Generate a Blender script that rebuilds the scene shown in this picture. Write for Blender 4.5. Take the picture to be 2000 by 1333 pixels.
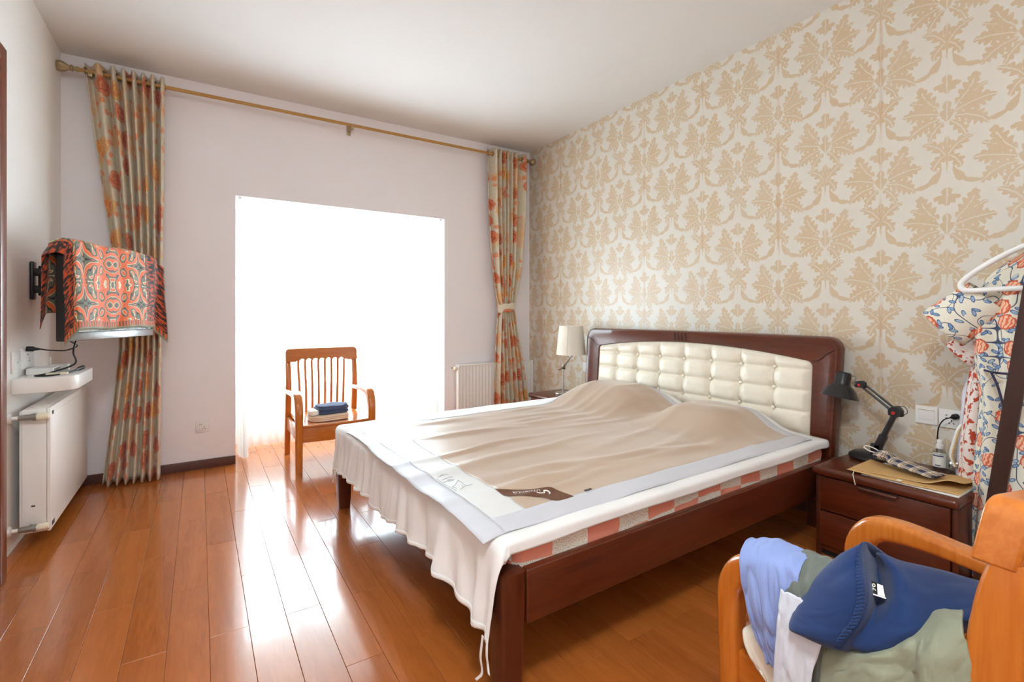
import bpy, bmesh, math, random
import numpy as np
from mathutils import Vector, Matrix, noise

random.seed(7)
for _o in list(bpy.data.objects):
    bpy.data.objects.remove(_o)
SC = bpy.context.scene
COL = SC.collection
PI = math.pi

# ------------------------------------------------------------------ camera
cd = bpy.data.cameras.new('camera')
cam = bpy.data.objects.new('camera', cd)
COL.objects.link(cam)
cd.sensor_width = 36.0
cd.lens = 953.0 / 2000.0 * 36.0
cd.shift_y = -54.5 / 2000.0
cd.clip_start = 0.02
cam.location = (0, 0, 1.15)
cam.rotation_euler = (PI / 2, 0, -math.radians(32.6227))
SC.camera = cam

# ------------------------------------------------------------------ sky, light, exposure
W = bpy.data.worlds.new('sky')
SC.world = W
W.use_nodes = True
_bg = W.node_tree.nodes['Background']
_bg.inputs['Color'].default_value = (0.72, 0.885, 1.0, 1)
_bg.inputs['Strength'].default_value = 10.0

# sampling portal in the window opening: gives off no light of its own
pd = bpy.data.lights.new('window_portal', 'AREA')
pd.shape = 'RECTANGLE'
pd.size = 1.62
pd.size_y = 1.42
pd.cycles.is_portal = True
po = bpy.data.objects.new('window_portal', pd)
po.location = (1.10, 4.93, 1.13)
po.rotation_euler = (-PI / 2, 0, 0)
COL.objects.link(po)
LAMP_GLOW = 26.0           # ceiling lamp diffuser, switched on

vs = SC.view_settings
vs.view_transform = 'Standard'
vs.look = 'None'
vs.gamma = 1.0
vs.use_curve_mapping = False
vs.exposure = 1.72
cy = SC.cycles
cy.use_denoising = True
cy.use_adaptive_sampling = True
cy.adaptive_threshold = 0.05
cy.max_bounces = 9
cy.diffuse_bounces = 6
cy.glossy_bounces = 3
cy.transmission_bounces = 3
cy.transparent_max_bounces = 12
cy.caustics_reflective = False
cy.caustics_refractive = False
cy.sample_clamp_indirect = 8.0

# ------------------------------------------------------------------ helpers: objects
class MB:
    """collects shapes, then becomes one mesh object"""
    def __init__(self):
        self.v, self.f, self.uv = [], [], []
    def add(self, vs, fs, uvs=None, M=None):
        b = len(self.v)
        if M is not None:
            vs = [tuple(M @ Vector(p)) for p in vs]
        self.v.extend([tuple(p) for p in vs])
        for i, f in enumerate(fs):
            self.f.append(tuple(b + k for k in f))
            if uvs is None:
                self.uv.append(None)
            else:
                self.uv.append([uvs[k] for k in f])
        return self
    def bm(self, bm, M=None):
        bm.verts.ensure_lookup_table()
        for i, v in enumerate(bm.verts):
            v.index = i
        self.add([v.co[:] for v in bm.verts], [[v.index for v in f.verts] for f in bm.faces], None, M)
        bm.free()
        return self
    def box(self, x0, x1, y0, y1, z0, z1, bev=0.0, seg=2, M=None):
        bm = bmesh.new()
        bmesh.ops.create_cube(bm, size=1.0)
        for v in bm.verts:
            v.co = Vector(((x0 + x1) / 2 + v.co.x * (x1 - x0), (y0 + y1) / 2 + v.co.y * (y1 - y0), (z0 + z1) / 2 + v.co.z * (z1 - z0)))
        if bev > 0:
            bmesh.ops.bevel(bm, geom=bm.edges[:], offset=bev, segments=seg, profile=0.5, affect='EDGES')
        return self.bm(bm, M)
    def tube(self, pts, r, n=10, cap=True, M=None, flat=None):
        pts = [Vector(p) for p in pts]
        k = len(pts)
        rs = r if isinstance(r, (list, tuple)) else [r] * k
        vs, fs = [], []
        t = (pts[1] - pts[0]).normalized()
        up = Vector((0, 0, 1)) if abs(t.z) < 0.9 else Vector((1, 0, 0))
        a = t.cross(up).normalized()
        for i in range(k):
            t = (pts[min(i + 1, k - 1)] - pts[max(i - 1, 0)]).normalized()
            a = (a - t * a.dot(t)).normalized()
            b = t.cross(a)
            for j in range(n):
                w = 2 * PI * j / n
                fb = 1.0 if flat is None else flat
                vs.append(pts[i] + a * (math.cos(w) * rs[i]) + b * (math.sin(w) * rs[i] * fb))
        for i in range(k - 1):
            for j in range(n):
                q = (j + 1) % n
                fs.append((i * n + j, i * n + q, (i + 1) * n + q, (i + 1) * n + j))
        if cap:
            fs.append(tuple(reversed(range(n))))
            fs.append(tuple((k - 1) * n + j for j in range(n)))
        return self.add(vs, fs, None, M)
    def sweep(self, pts, w, h, side=(1, 0, 0), rad=0.3, n=4, M=None):
        """rounded-rectangle bar along pts; w along side, h across; w/h may be lists"""
        pts = [Vector(p) for p in pts]
        side = Vector(side).normalized()
        k = len(pts)
        ws = w if isinstance(w, (list, tuple)) else [w] * k
        hs = h if isinstance(h, (list, tuple)) else [h] * k
        prof = []
        for cx, cyy, a0 in ((1, 1, 0), (-1, 1, PI / 2), (-1, -1, PI), (1, -1, 1.5 * PI)):
            for j in range(n + 1):
                prof.append((cx, cyy, a0 + PI / 2 * j / n))
        m = len(prof)
        vs, fs = [], []
        for i in range(k):
            t = (pts[min(i + 1, k - 1)] - pts[max(i - 1, 0)]).normalized()
            up = t.cross(side).normalized()
            r = min(ws[i], hs[i]) * rad
            for (cx, cyy, a) in prof:
                x = cx * (ws[i] / 2 - r) + r * math.cos(a)
                y = cyy * (hs[i] / 2 - r) + r * math.sin(a)
                vs.append(pts[i] + side * x + up * y)
        for i in range(k - 1):
            for j in range(m):
                q = (j + 1) % m
                fs.append((i * m + j, i * m + q, (i + 1) * m + q, (i + 1) * m + j))
        fs.append(tuple(reversed(range(m))))
        fs.append(tuple((k - 1) * m + j for j in range(m)))
        return self.add(vs, fs, None, M)
    def lathe(self, prof, n=24, M=None, flute=0.0, nf=0):
        vs, fs = [], []
        k = len(prof)
        for (r, z) in prof:
            for j in range(n):
                a = 2 * PI * j / n
                rr = r * (1 + flute * math.cos(nf * a)) if nf else r
                vs.append((rr * math.cos(a), rr * math.sin(a), z))
        for i in range(k - 1):
            for j in range(n):
                q = (j + 1) % n
                fs.append((i * n + j, i * n + q, (i + 1) * n + q, (i + 1) * n + j))
        if prof[0][0] > 1e-6:
            fs.append(tuple(reversed(range(n))))
        if prof[-1][0] > 1e-6:
            fs.append(tuple((k - 1) * n + j for j in range(n)))
        return self.add(vs, fs, None, M)
    def grid(self, fn, nu, nv, uvfn=None, closed=False, M=None):
        vs, uvs, fs = [], [], []
        for j in range(nv + 1):
            for i in range(nu + 1):
                u, v = i / nu, j / nv
                vs.append(fn(u, v))
                uvs.append(uvfn(u, v) if uvfn else (u, v))
        w = nu + 1
        for j in range(nv):
            for i in range(nu):
                fs.append((j * w + i, j * w + i + 1, (j + 1) * w + i + 1, (j + 1) * w + i))
        return self.add(vs, fs, uvs, M)
    def prism(self, out, h, M=None, bev=0.0, seg=2):
        """outline in xy, extruded along +z by h"""
        bm = bmesh.new()
        f = bm.faces.new([bm.verts.new((x, y, 0)) for x, y in out])
        if f.normal.z > 0:
            pass
        bm.normal_update()
        if f.normal.z > 0:
            f.normal_flip()
        r = bmesh.ops.extrude_face_region(bm, geom=[f])
        for e in r['geom']:
            if isinstance(e, bmesh.types.BMVert):
                e.co.z += h
        bmesh.ops.recalc_face_normals(bm, faces=bm.faces[:])
        if bev > 0:
            ed = [e for e in bm.edges if e.calc_face_angle(0) > 0.5]
            bmesh.ops.bevel(bm, geom=ed, offset=bev, segments=seg, profile=0.5, affect='EDGES')
        return self.bm(bm, M)
    def mesh(self, name, sharp=40):
        me = bpy.data.meshes.new(name)
        me.from_pydata(self.v, [], self.f)
        if any(u is not None for u in self.uv):
            lay = me.uv_layers.new(name='UVMap')
            flat = []
            for f, u in zip(self.f, self.uv):
                for k in range(len(f)):
                    flat.extend(u[k] if u is not None else (0.0, 0.0))
            lay.data.foreach_set('uv', flat)
        me.polygons.foreach_set('use_smooth', [True] * len(me.polygons))
        me.update()
        if sharp:
            me.set_sharp_from_angle(angle=math.radians(sharp))
        return me


def XF(o):
    return Matrix.LocRotScale(o.location, o.rotation_euler.to_quaternion(), Vector((1, 1, 1)))


def ob(name, mb, mat, parent=None, local=False, sharp=40, solid=0.0, off=0.0, sub=0):
    me = mb if isinstance(mb, bpy.types.Mesh) else mb.mesh(name, sharp)
    o = bpy.data.objects.new(name, me)
    COL.objects.link(o)
    if mat is not None and not me.materials:
        me.materials.append(mat)
    if parent is not None:
        o.parent = parent
        if not local:
            M = XF(parent)
            if parent.parent is not None:
                M = XF(parent.parent) @ parent.matrix_parent_inverse @ M
            o.matrix_parent_inverse = M.inverted()
    if sub:
        m = o.modifiers.new('smooth', 'SUBSURF')
        m.levels = m.render_levels = sub
    if solid:
        m = o.modifiers.new('thickness', 'SOLIDIFY')
        m.thickness = solid
        m.offset = off
    return o


def tag(o, label, cat, group=None, kind=None):
    o['label'] = label
    o['category'] = cat
    if group:
        o['group'] = group
    if kind:
        o['kind'] = kind
    return o


def thing(name, label, cat, loc=(0, 0, 0), rz=0.0, group=None):
    o = bpy.data.objects.new(name, None)
    o.empty_display_size = 0.05
    o.location = loc
    o.rotation_euler = (0, 0, rz)
    COL.objects.link(o)
    return tag(o, label, cat, group)


def struct(o, label=None):
    o['kind'] = 'structure'
    if label:
        o['label'] = label
    return o


def spline(pts, n=8):
    """Catmull-Rom through pts (tuples of any length)"""
    P = [np.array(p, float) for p in pts]
    P = [2 * P[0] - P[1]] + P + [2 * P[-1] - P[-2]]
    out = []
    for i in range(1, len(P) - 2):
        for k in range(n):
            t = k / n
            a, b, c, d = P[i - 1], P[i], P[i + 1], P[i + 2]
            out.append(0.5 * (2 * b + (c - a) * t + (2 * a - 5 * b + 4 * c - d) * t * t + (3 * b - a - 3 * c + d) * t ** 3))
    out.append(P[-2])
    return [tuple(float(x) for x in p) for p in out]


def interp(x, xs, ys):
    return float(np.interp(x, xs, ys))


def sstep(a, b, x):
    t = min(1.0, max(0.0, (x - a) / (b - a)))
    return t * t * (3 - 2 * t)


def nz(x, y, z=0.0):
    return noise.noise(Vector((x, y, z)))


T = Matrix.Translation
def RX(a): return Matrix.Rotation(a, 4, 'X')
def RY(a): return Matrix.Rotation(a, 4, 'Y')
def RZ(a): return Matrix.Rotation(a, 4, 'Z')


def text_mesh(s, size, extrude=0.0, spacing=1.0):
    """flat lettering as (verts, faces) in the xy plane, centred"""
    cu = bpy.data.curves.new('lettering', 'FONT')
    cu.body = s
    cu.size = size
    cu.extrude = extrude
    cu.space_character = spacing
    cu.align_x = 'CENTER'
    cu.align_y = 'CENTER'
    cu.resolution_u = 3
    to = bpy.data.objects.new('lettering', cu)
    COL.objects.link(to)
    dg = bpy.context.evaluated_depsgraph_get()
    me = to.evaluated_get(dg).to_mesh()
    vs = [tuple(v.co) for v in me.vertices]
    fs = [tuple(p.vertices) for p in me.polygons]
    to.evaluated_get(dg).to_mesh_clear()
    bpy.data.objects.remove(to)
    bpy.data.curves.remove(cu)
    return vs, fs

# ------------------------------------------------------------------ helpers: materials
def srgb(r, g, b):
    def c(x):
        x /= 255.0
        return x / 12.92 if x <= 0.04045 else ((x + 0.055) / 1.055) ** 2.4
    return (c(r), c(g), c(b), 1.0)


NT = None
class E:
    """a float in the node tree NT"""
    def __init__(self, s): self.s = s
    def __add__(a, b): return op('ADD', a, b)
    __radd__ = __add__
    def __sub__(a, b): return op('SUBTRACT', a, b)
    def __rsub__(a, b): return op('SUBTRACT', b, a)
    def __mul__(a, b): return op('MULTIPLY', a, b)
    __rmul__ = __mul__
    def __truediv__(a, b): return op('DIVIDE', a, b)
    def __neg__(a): return op('MULTIPLY', a, -1.0)
def op(o, *args):
    n = NT.nodes.new('ShaderNodeMath')
    n.operation = o
    for i, a in enumerate(args):
        if isinstance(a, E):
            NT.links.new(a.s, n.inputs[i])
        else:
            n.inputs[i].default_value = float(a)
    return E(n.outputs[0])
def eabs(a): return op('ABSOLUTE', a)
def emax(a, b): return op('MAXIMUM', a, b)
def emin(a, b): return op('MINIMUM', a, b)
def esin(a): return op('SINE', a)
def emod(a, m): return op('FLOORED_MODULO', a, m)
def estep(a, b, x):
    n = NT.nodes.new('ShaderNodeMapRange')
    n.interpolation_type = 'SMOOTHSTEP'
    NT.links.new(x.s, n.inputs['Value'])
    n.inputs['From Min'].default_value = a
    n.inputs['From Max'].default_value = b
    return E(n.outputs['Result'])
def coords(kind='Object'):
    tc = NT.nodes.new('ShaderNodeTexCoord')
    sp = NT.nodes.new('ShaderNodeSeparateXYZ')
    NT.links.new(tc.outputs[kind], sp.inputs[0])
    return E(sp.outputs[0]), E(sp.outputs[1]), E(sp.outputs[2])
def vec(x, y, z=0.0):
    n = NT.nodes.new('ShaderNodeCombineXYZ')
    for i, a in enumerate((x, y, z)):
        if isinstance(a, E):
            NT.links.new(a.s, n.inputs[i])
        else:
            n.inputs[i].default_value = a
    return n.outputs[0]
def enoise(v, scale, detail=2.0, rough=0.5, dist=0.0, color=False):
    n = NT.nodes.new('ShaderNodeTexNoise')
    NT.links.new(v, n.inputs['Vector'])
    n.inputs['Scale'].default_value = scale
    n.inputs['Detail'].default_value = detail
    n.inputs['Roughness'].default_value = rough
    n.inputs['Distortion'].default_value = dist
    return n.outputs['Color'] if color else E(n.outputs[0])
def evor(v, scale, rnd=1.0, feature='F1'):
    n = NT.nodes.new('ShaderNodeTexVoronoi')
    n.voronoi_dimensions = '2D'
    n.feature = feature
    NT.links.new(v, n.inputs['Vector'])
    n.inputs['Scale'].default_value = scale
    n.inputs['Randomness'].default_value = rnd
    return n
def mixc(f, a, b):
    n = NT.nodes.new('ShaderNodeMix')
    n.data_type = 'RGBA'
    n.clamp_factor = True
    if isinstance(f, E):
        NT.links.new(f.s, n.inputs[0])
    else:
        n.inputs[0].default_value = f
    for i, c in ((6, a), (7, b)):
        if isinstance(c, (tuple, list)):
            n.inputs[i].default_value = c
        else:
            NT.links.new(c, n.inputs[i])
    return n.outputs[2]


def new_mat(name):
    global NT
    m = bpy.data.materials.new(name)
    m.use_nodes = True
    NT = m.node_tree
    b = NT.nodes['Principled BSDF']
    return m, b
def setc(b, key, c):
    if isinstance(c, (tuple, list)):
        b.inputs[key].default_value = c
    elif isinstance(c, E):
        NT.links.new(c.s, b.inputs[key])
    elif isinstance(c, (int, float)):
        b.inputs[key].default_value = c
    else:
        NT.links.new(c, b.inputs[key])
def bump(b, h, strength=0.3, dist=0.01):
    n = NT.nodes.new('ShaderNodeBump')
    n.inputs['Strength'].default_value = strength
    n.inputs['Distance'].default_value = dist
    NT.links.new(h.s, n.inputs['Height'])
    NT.links.new(n.outputs[0], b.inputs['Normal'])


def plain(name, col, rough=0.5, metal=0.0, spec=0.5, var=0.06, scale=6.0, coat=0.0, sheen=0.0, grain=0.0):
    """one colour with slight procedural unevenness"""
    m, b = new_mat(name)
    x, y, z = coords()
    n = enoise(vec(x, y, z), scale, 3.0)
    d = tuple(c * (1 - var * 2.0) for c in col[:3]) + (1,)
    u = tuple(min(1, c * (1 + var)) for c in col[:3]) + (1,)
    setc(b, 'Base Color', mixc(n, d, u))
    b.inputs['Roughness'].default_value = rough
    b.inputs['Metallic'].default_value = metal
    b.inputs['Specular IOR Level'].default_value = spec
    b.inputs['Coat Weight'].default_value = coat
    b.inputs['Coat Roughness'].default_value = 0.08
    b.inputs['Sheen Weight'].default_value = sheen
    if grain:
        g = enoise(vec(x, y, z), 420.0, 2.0)
        bump(b, g, grain, 0.002)
    return m


def wood(name, dark, light, axis='Y', rough=0.25, coat=0.3, scale=1.0, obj_random=False, contrast=1.0, spec=0.5, line=0.35):
    m, b = new_mat(name)
    x, y, z = coords()
    s = {'X': (0.09, 1, 1), 'Y': (1, 0.09, 1), 'Z': (1, 1, 0.09)}[axis]
    rnd = None
    if obj_random:
        oi = NT.nodes.new('ShaderNodeObjectInfo')
        rnd = E(oi.outputs['Random'])
        x, y, z = x + rnd * 37.0, y + rnd * 17.0, z
    v = vec(x * s[0], y * s[1], z * s[2])
    n1 = enoise(v, 14 * scale, 4.0, 0.6, 0.6)
    n2 = enoise(v, 90 * scale, 2.0, 0.5)
    ring = esin(n1 * 55.0) * 0.5 + 0.5
    f = n1 * 0.9 * contrast + n2 * 0.35 + ring * (0.16 * line * 2) - 0.25
    col = mixc(f, dark, light)
    if rnd is not None:
        col = mixc(rnd * 0.38, col, tuple(c * 0.66 for c in light[:3]) + (1,))
        r2 = op('FRACT', rnd * 7.31)
        col = mixc(r2 * 0.22, col, (min(1, light[0] * 1.25), light[1] * 1.22, light[2] * 1.1, 1))
    setc(b, 'Base Color', col)
    b.inputs['Roughness'].default_value = rough
    b.inputs['Coat Weight'].default_value = coat
    b.inputs['Coat Roughness'].default_value = 0.07
    b.inputs['Specular IOR Level'].default_value = spec
    return m

# ------------------------------------------------------------------ materials
M_ceiling = plain('ceiling_paint', srgb(229, 227, 224), 0.9, spec=0.1, var=0.015, scale=1.5)
M_wall_pink = plain('pale_lilac_paint', srgb(243, 239, 241), 0.85, spec=0.2, var=0.015, scale=1.5)
M_wall_white = plain('white_wall_paint', srgb(242, 240, 237), 0.85, spec=0.2, var=0.015, scale=1.5)
M_reveal = plain('white_reveal_paint', srgb(245, 244, 242), 0.8, spec=0.2, var=0.01)
M_plank = wood('laminate_plank', srgb(128, 62, 21), srgb(196, 114, 52), 'Y', rough=0.18, coat=0.35, obj_random=True, scale=1.2, line=0.3)
M_under = plain('dark_floor_substrate', srgb(70, 36, 18), 0.8)  # dark substrate slab below the planks, seen in the joints
M_darkwood = wood('dark_walnut_x', srgb(52, 20, 8), srgb(118, 52, 26), 'X', rough=0.32, coat=0.2, contrast=0.9)
M_darkwood_y = wood('dark_walnut_y', srgb(52, 20, 8), srgb(122, 54, 28), 'Y', rough=0.3, coat=0.25, contrast=0.9)
M_darkwood_z = wood('dark_walnut_z', srgb(52, 20, 8), srgb(112, 50, 26), 'Z', rough=0.32, coat=0.2, contrast=0.9)
M_base_wood = plain('brown_skirting', srgb(96, 62, 54), 0.4, var=0.08)
M_orange = wood('honey_wood_z', srgb(178, 92, 26), srgb(232, 148, 62), 'Z', rough=0.2, coat=0.5, contrast=0.7, line=0.25)
M_orange_x = wood('honey_wood_x', srgb(174, 90, 26), srgb(228, 144, 62), 'X', rough=0.2, coat=0.5, contrast=0.7, line=0.25)
M_orange_y = wood('honey_wood_y', srgb(178, 92, 26), srgb(232, 148, 62), 'Y', rough=0.2, coat=0.5, contrast=0.7, line=0.25)
M_door = wood('door_brown', srgb(92, 44, 26), srgb(140, 76, 50), 'Z', rough=0.35, coat=0.2)
M_rack = wood('rack_dark_wood', srgb(40, 20, 14), srgb(72, 40, 30), 'Z', rough=0.45, coat=0.0)
M_rad = plain('white_enamel', srgb(240, 238, 234), 0.35, var=0.01, coat=0.2)
M_plastic_w = plain('white_plastic', srgb(238, 237, 234), 0.35, var=0.01)
M_cream_pl = plain('cream_plastic', srgb(232, 222, 198), 0.45, var=0.02)
M_chrome = plain('brushed_nickel', srgb(190, 186, 178), 0.25, metal=1.0, var=0.02)
M_grey_metal = plain('grey_valve_metal', srgb(150, 146, 138), 0.4, metal=0.8, var=0.03)
M_brass = plain('antique_brass', srgb(176, 158, 122), 0.35, metal=0.8, var=0.08)
M_rod = plain('gold_wood_rod', srgb(186, 140, 72), 0.4, var=0.05)
M_black = plain('black_plastic', srgb(30, 31, 34), 0.4, var=0.1)
M_black_metal = plain('black_enamel', srgb(38, 38, 40), 0.32, var=0.06)
M_dark = plain('dark_opening', srgb(26, 24, 22), 0.8)
M_white_in = plain('white_reflector', srgb(240, 240, 240), 0.3, var=0.01)
M_red = plain('red_cap', srgb(190, 40, 30), 0.4)
M_cable = plain('black_rubber', srgb(28, 28, 30), 0.5)
M_white_cord = plain('white_cotton_cord', srgb(236, 232, 224), 0.9, spec=0.1)
M_paper = plain('white_paper', srgb(238, 236, 228), 0.8, spec=0.2, var=0.02)
M_kraft = plain('kraft_card', srgb(208, 168, 112), 0.75, spec=0.2, var=0.05)
M_screen = plain('dark_glass_screen', srgb(20, 22, 26), 0.12, var=0.02)
M_bezel = plain('grey_bezel', srgb(150, 147, 146), 0.3, metal=0.3, var=0.03)
M_linework = plain('grey_embroidery', srgb(160, 168, 170), 0.8, spec=0.2)
M_letter = plain('white_thread', srgb(244, 240, 236), 0.7, spec=0.2)
M_patch = plain('brown_satin_label', srgb(104, 66, 46), 0.5, var=0.05)
M_charcoal = plain('charcoal_print', srgb(60, 55, 54), 0.6)
M_navy_print = plain('navy_print', srgb(70, 84, 128), 0.6)


def cloth(name, col, rough=0.85, sheen=0.15, var=0.05, weave=0.25, scale=700.0, trans=0.0):
    m, b = new_mat(name)
    x, y, z = coords()
    n = enoise(vec(x, y, z), 5.0, 3.0)
    setc(b, 'Base Color', mixc(n, tuple(c * (1 - var * 2) for c in col[:3]) + (1,), tuple(min(1, c * (1 + var)) for c in col[:3]) + (1,)))
    b.inputs['Roughness'].default_value = rough
    b.inputs['Specular IOR Level'].default_value = 0.2
    b.inputs['Sheen Weight'].default_value = sheen
    g = enoise(vec(x, y, z), scale, 1.0)
    bump(b, g, weave, 0.0015)
    return m

M_sheet = cloth('white_cotton', srgb(238, 237, 235))
M_border = cloth('silver_grey_cloth', srgb(204, 204, 210), 0.45, 0.2, weave=0.15)
M_panel = cloth('pale_grey_satin', srgb(222, 222, 221), 0.42, 0.2, weave=0.1)
M_sage = cloth('sage_green_cotton', srgb(142, 146, 124))
M_sage_dark = cloth('grey_green_jersey', srgb(108, 114, 106))
M_navy = cloth('navy_jersey', srgb(32, 54, 98), var=0.1, weave=0.35)
M_blue = cloth('periwinkle_cotton', srgb(140, 158, 210))
M_paleblue = cloth('pale_grey_blue_cotton', srgb(206, 210, 220))
M_offwhite = cloth('off_white_linen', srgb(228, 220, 204))
M_beige_cl = cloth('beige_cotton', srgb(226, 204, 180))
M_navy_fold = cloth('slate_navy_cotton', srgb(70, 82, 112))
M_lilac = cloth('white_lilac_cotton', srgb(226, 222, 232))
M_redhem = cloth('orange_red_cotton', srgb(222, 84, 44))
M_shade = cloth('cream_lamp_shade', srgb(236, 228, 214), 0.9, 0.0, weave=0.1, scale=500)
M_cord_navy = cloth('navy_cord', srgb(60, 58, 84))
M_fringe = cloth('grey_green_fringe', srgb(140, 142, 122))


def mat_mattan():
    m, b = new_mat('ribbed_tan_mat')
    x, y, z = coords()
    n = enoise(vec(x, y, z), 4.0, 3.0)
    rib = esin(x * (2 * PI / 0.0075)) * 0.5 + 0.5
    c = mixc(n, srgb(184, 160, 138), srgb(202, 178, 156))
    setc(b, 'Base Color', mixc(rib * 0.35, c, srgb(170, 140, 114)))
    b.inputs['Roughness'].default_value = 0.34
    b.inputs['Specular IOR Level'].default_value = 0.95
    b.inputs['Sheen Weight'].default_value = 0.3
    bump(b, rib, 0.12, 0.002)
    return m
M_mat = mat_mattan()


def mat_check():
    m, b = new_mat('coral_check_quilt')
    u, v, _ = coords('UV')
    s = 0.150
    cx = op('FLOOR', u / s)
    cz = op('FLOOR', v / 0.056)
    par = emod(cx + cz, 2.0)
    dots = enoise(vec(u, v), 260.0, 0.0)
    sp = estep(0.60, 0.66, dots)
    base = mixc(sp, srgb(238, 230, 216), srgb(206, 160, 132))
    hat = esin((u + v) * 900.0) * 0.5 + 0.5
    coral = mixc(hat * 0.3, srgb(232, 142, 118), srgb(242, 176, 154))
    setc(b, 'Base Color', mixc(par, coral, base))
    b.inputs['Roughness'].default_value = 0.85
    b.inputs['Specular IOR Level'].default_value = 0.2
    return m
M_check = mat_check()


def mat_pad():
    m, b = new_mat('cream_leather')
    x, y, z = coords()
    n = enoise(vec(x, y, z), 30.0, 3.0)
    setc(b, 'Base Color', mixc(n, srgb(230, 220, 200), srgb(240, 232, 214)))
    b.inputs['Roughness'].default_value = 0.34
    b.inputs['Specular IOR Level'].default_value = 0.45
    bump(b, enoise(vec(x, y, z), 300.0, 2.0), 0.08, 0.002)
    return m
M_pad = mat_pad()


def mat_sheer():
    m, b = new_mat('white_sheer_voile')
    nt = NT
    out = nt.nodes['Material Output']
    nt.nodes.remove(b)
    tr = nt.nodes.new('ShaderNodeBsdfTransparent')
    tl = nt.nodes.new('ShaderNodeBsdfTranslucent')
    df = nt.nodes.new('ShaderNodeBsdfDiffuse')
    tr.inputs[0].default_value = (1, 1, 1, 1)
    x, y, z = coords()
    n = enoise(vec(x, y, z), 500.0, 1.0)
    c = mixc(n, srgb(224, 222, 216), srgb(236, 235, 230))
    nt.links.new(c, tl.inputs[0])
    nt.links.new(c, df.inputs[0])
    m1 = nt.nodes.new('ShaderNodeMixShader')
    m1.inputs[0].default_value = 0.45
    nt.links.new(tl.outputs[0], m1.inputs[1])
    nt.links.new(df.outputs[0], m1.inputs[2])
    m2 = nt.nodes.new('ShaderNodeMixShader')
    m2.inputs[0].default_value = 0.56
    nt.links.new(tr.outputs[0], m2.inputs[1])
    nt.links.new(m1.outputs[0], m2.inputs[2])
    nt.links.new(m2.outputs[0], out.inputs[0])
    return m
M_sheer = mat_sheer()


def mat_glass(name, tint=(1, 1, 1, 1), gloss=0.06):
    m, b = new_mat(name)
    nt = NT
    out = nt.nodes['Material Output']
    nt.nodes.remove(b)
    tr = nt.nodes.new('ShaderNodeBsdfTransparent')
    gl = nt.nodes.new('ShaderNodeBsdfGlossy')
    gl.inputs['Roughness'].default_value = 0.03
    x, y, z = coords()
    n = enoise(vec(x, y, z), 3.0, 1.0)
    nt.links.new(mixc(n, tint, tuple(c * 0.97 for c in tint[:3]) + (1,)), tr.inputs[0])
    mx = nt.nodes.new('ShaderNodeMixShader')
    mx.inputs[0].default_value = gloss
    nt.links.new(tr.outputs[0], mx.inputs[1])
    nt.links.new(gl.outputs[0], mx.inputs[2])
    nt.links.new(mx.outputs[0], out.inputs[0])
    return m
M_glass = mat_glass('window_glass')
M_clear = mat_glass('clear_jar_glass', (0.86, 0.88, 0.88, 1), 0.12)


def mat_lamp_on():
    m, b = new_mat('opal_lamp_diffuser')
    x, y, z = coords()
    n = enoise(vec(x, y, z), 2.0, 1.0)
    setc(b, 'Base Color', mixc(n, srgb(248, 246, 240), srgb(252, 250, 246)))
    b.inputs['Emission Color'].default_value = (0.88, 0.96, 1.0, 1)
    b.inputs['Emission Strength'].default_value = LAMP_GLOW
    return m
M_opal = mat_lamp_on()


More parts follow.
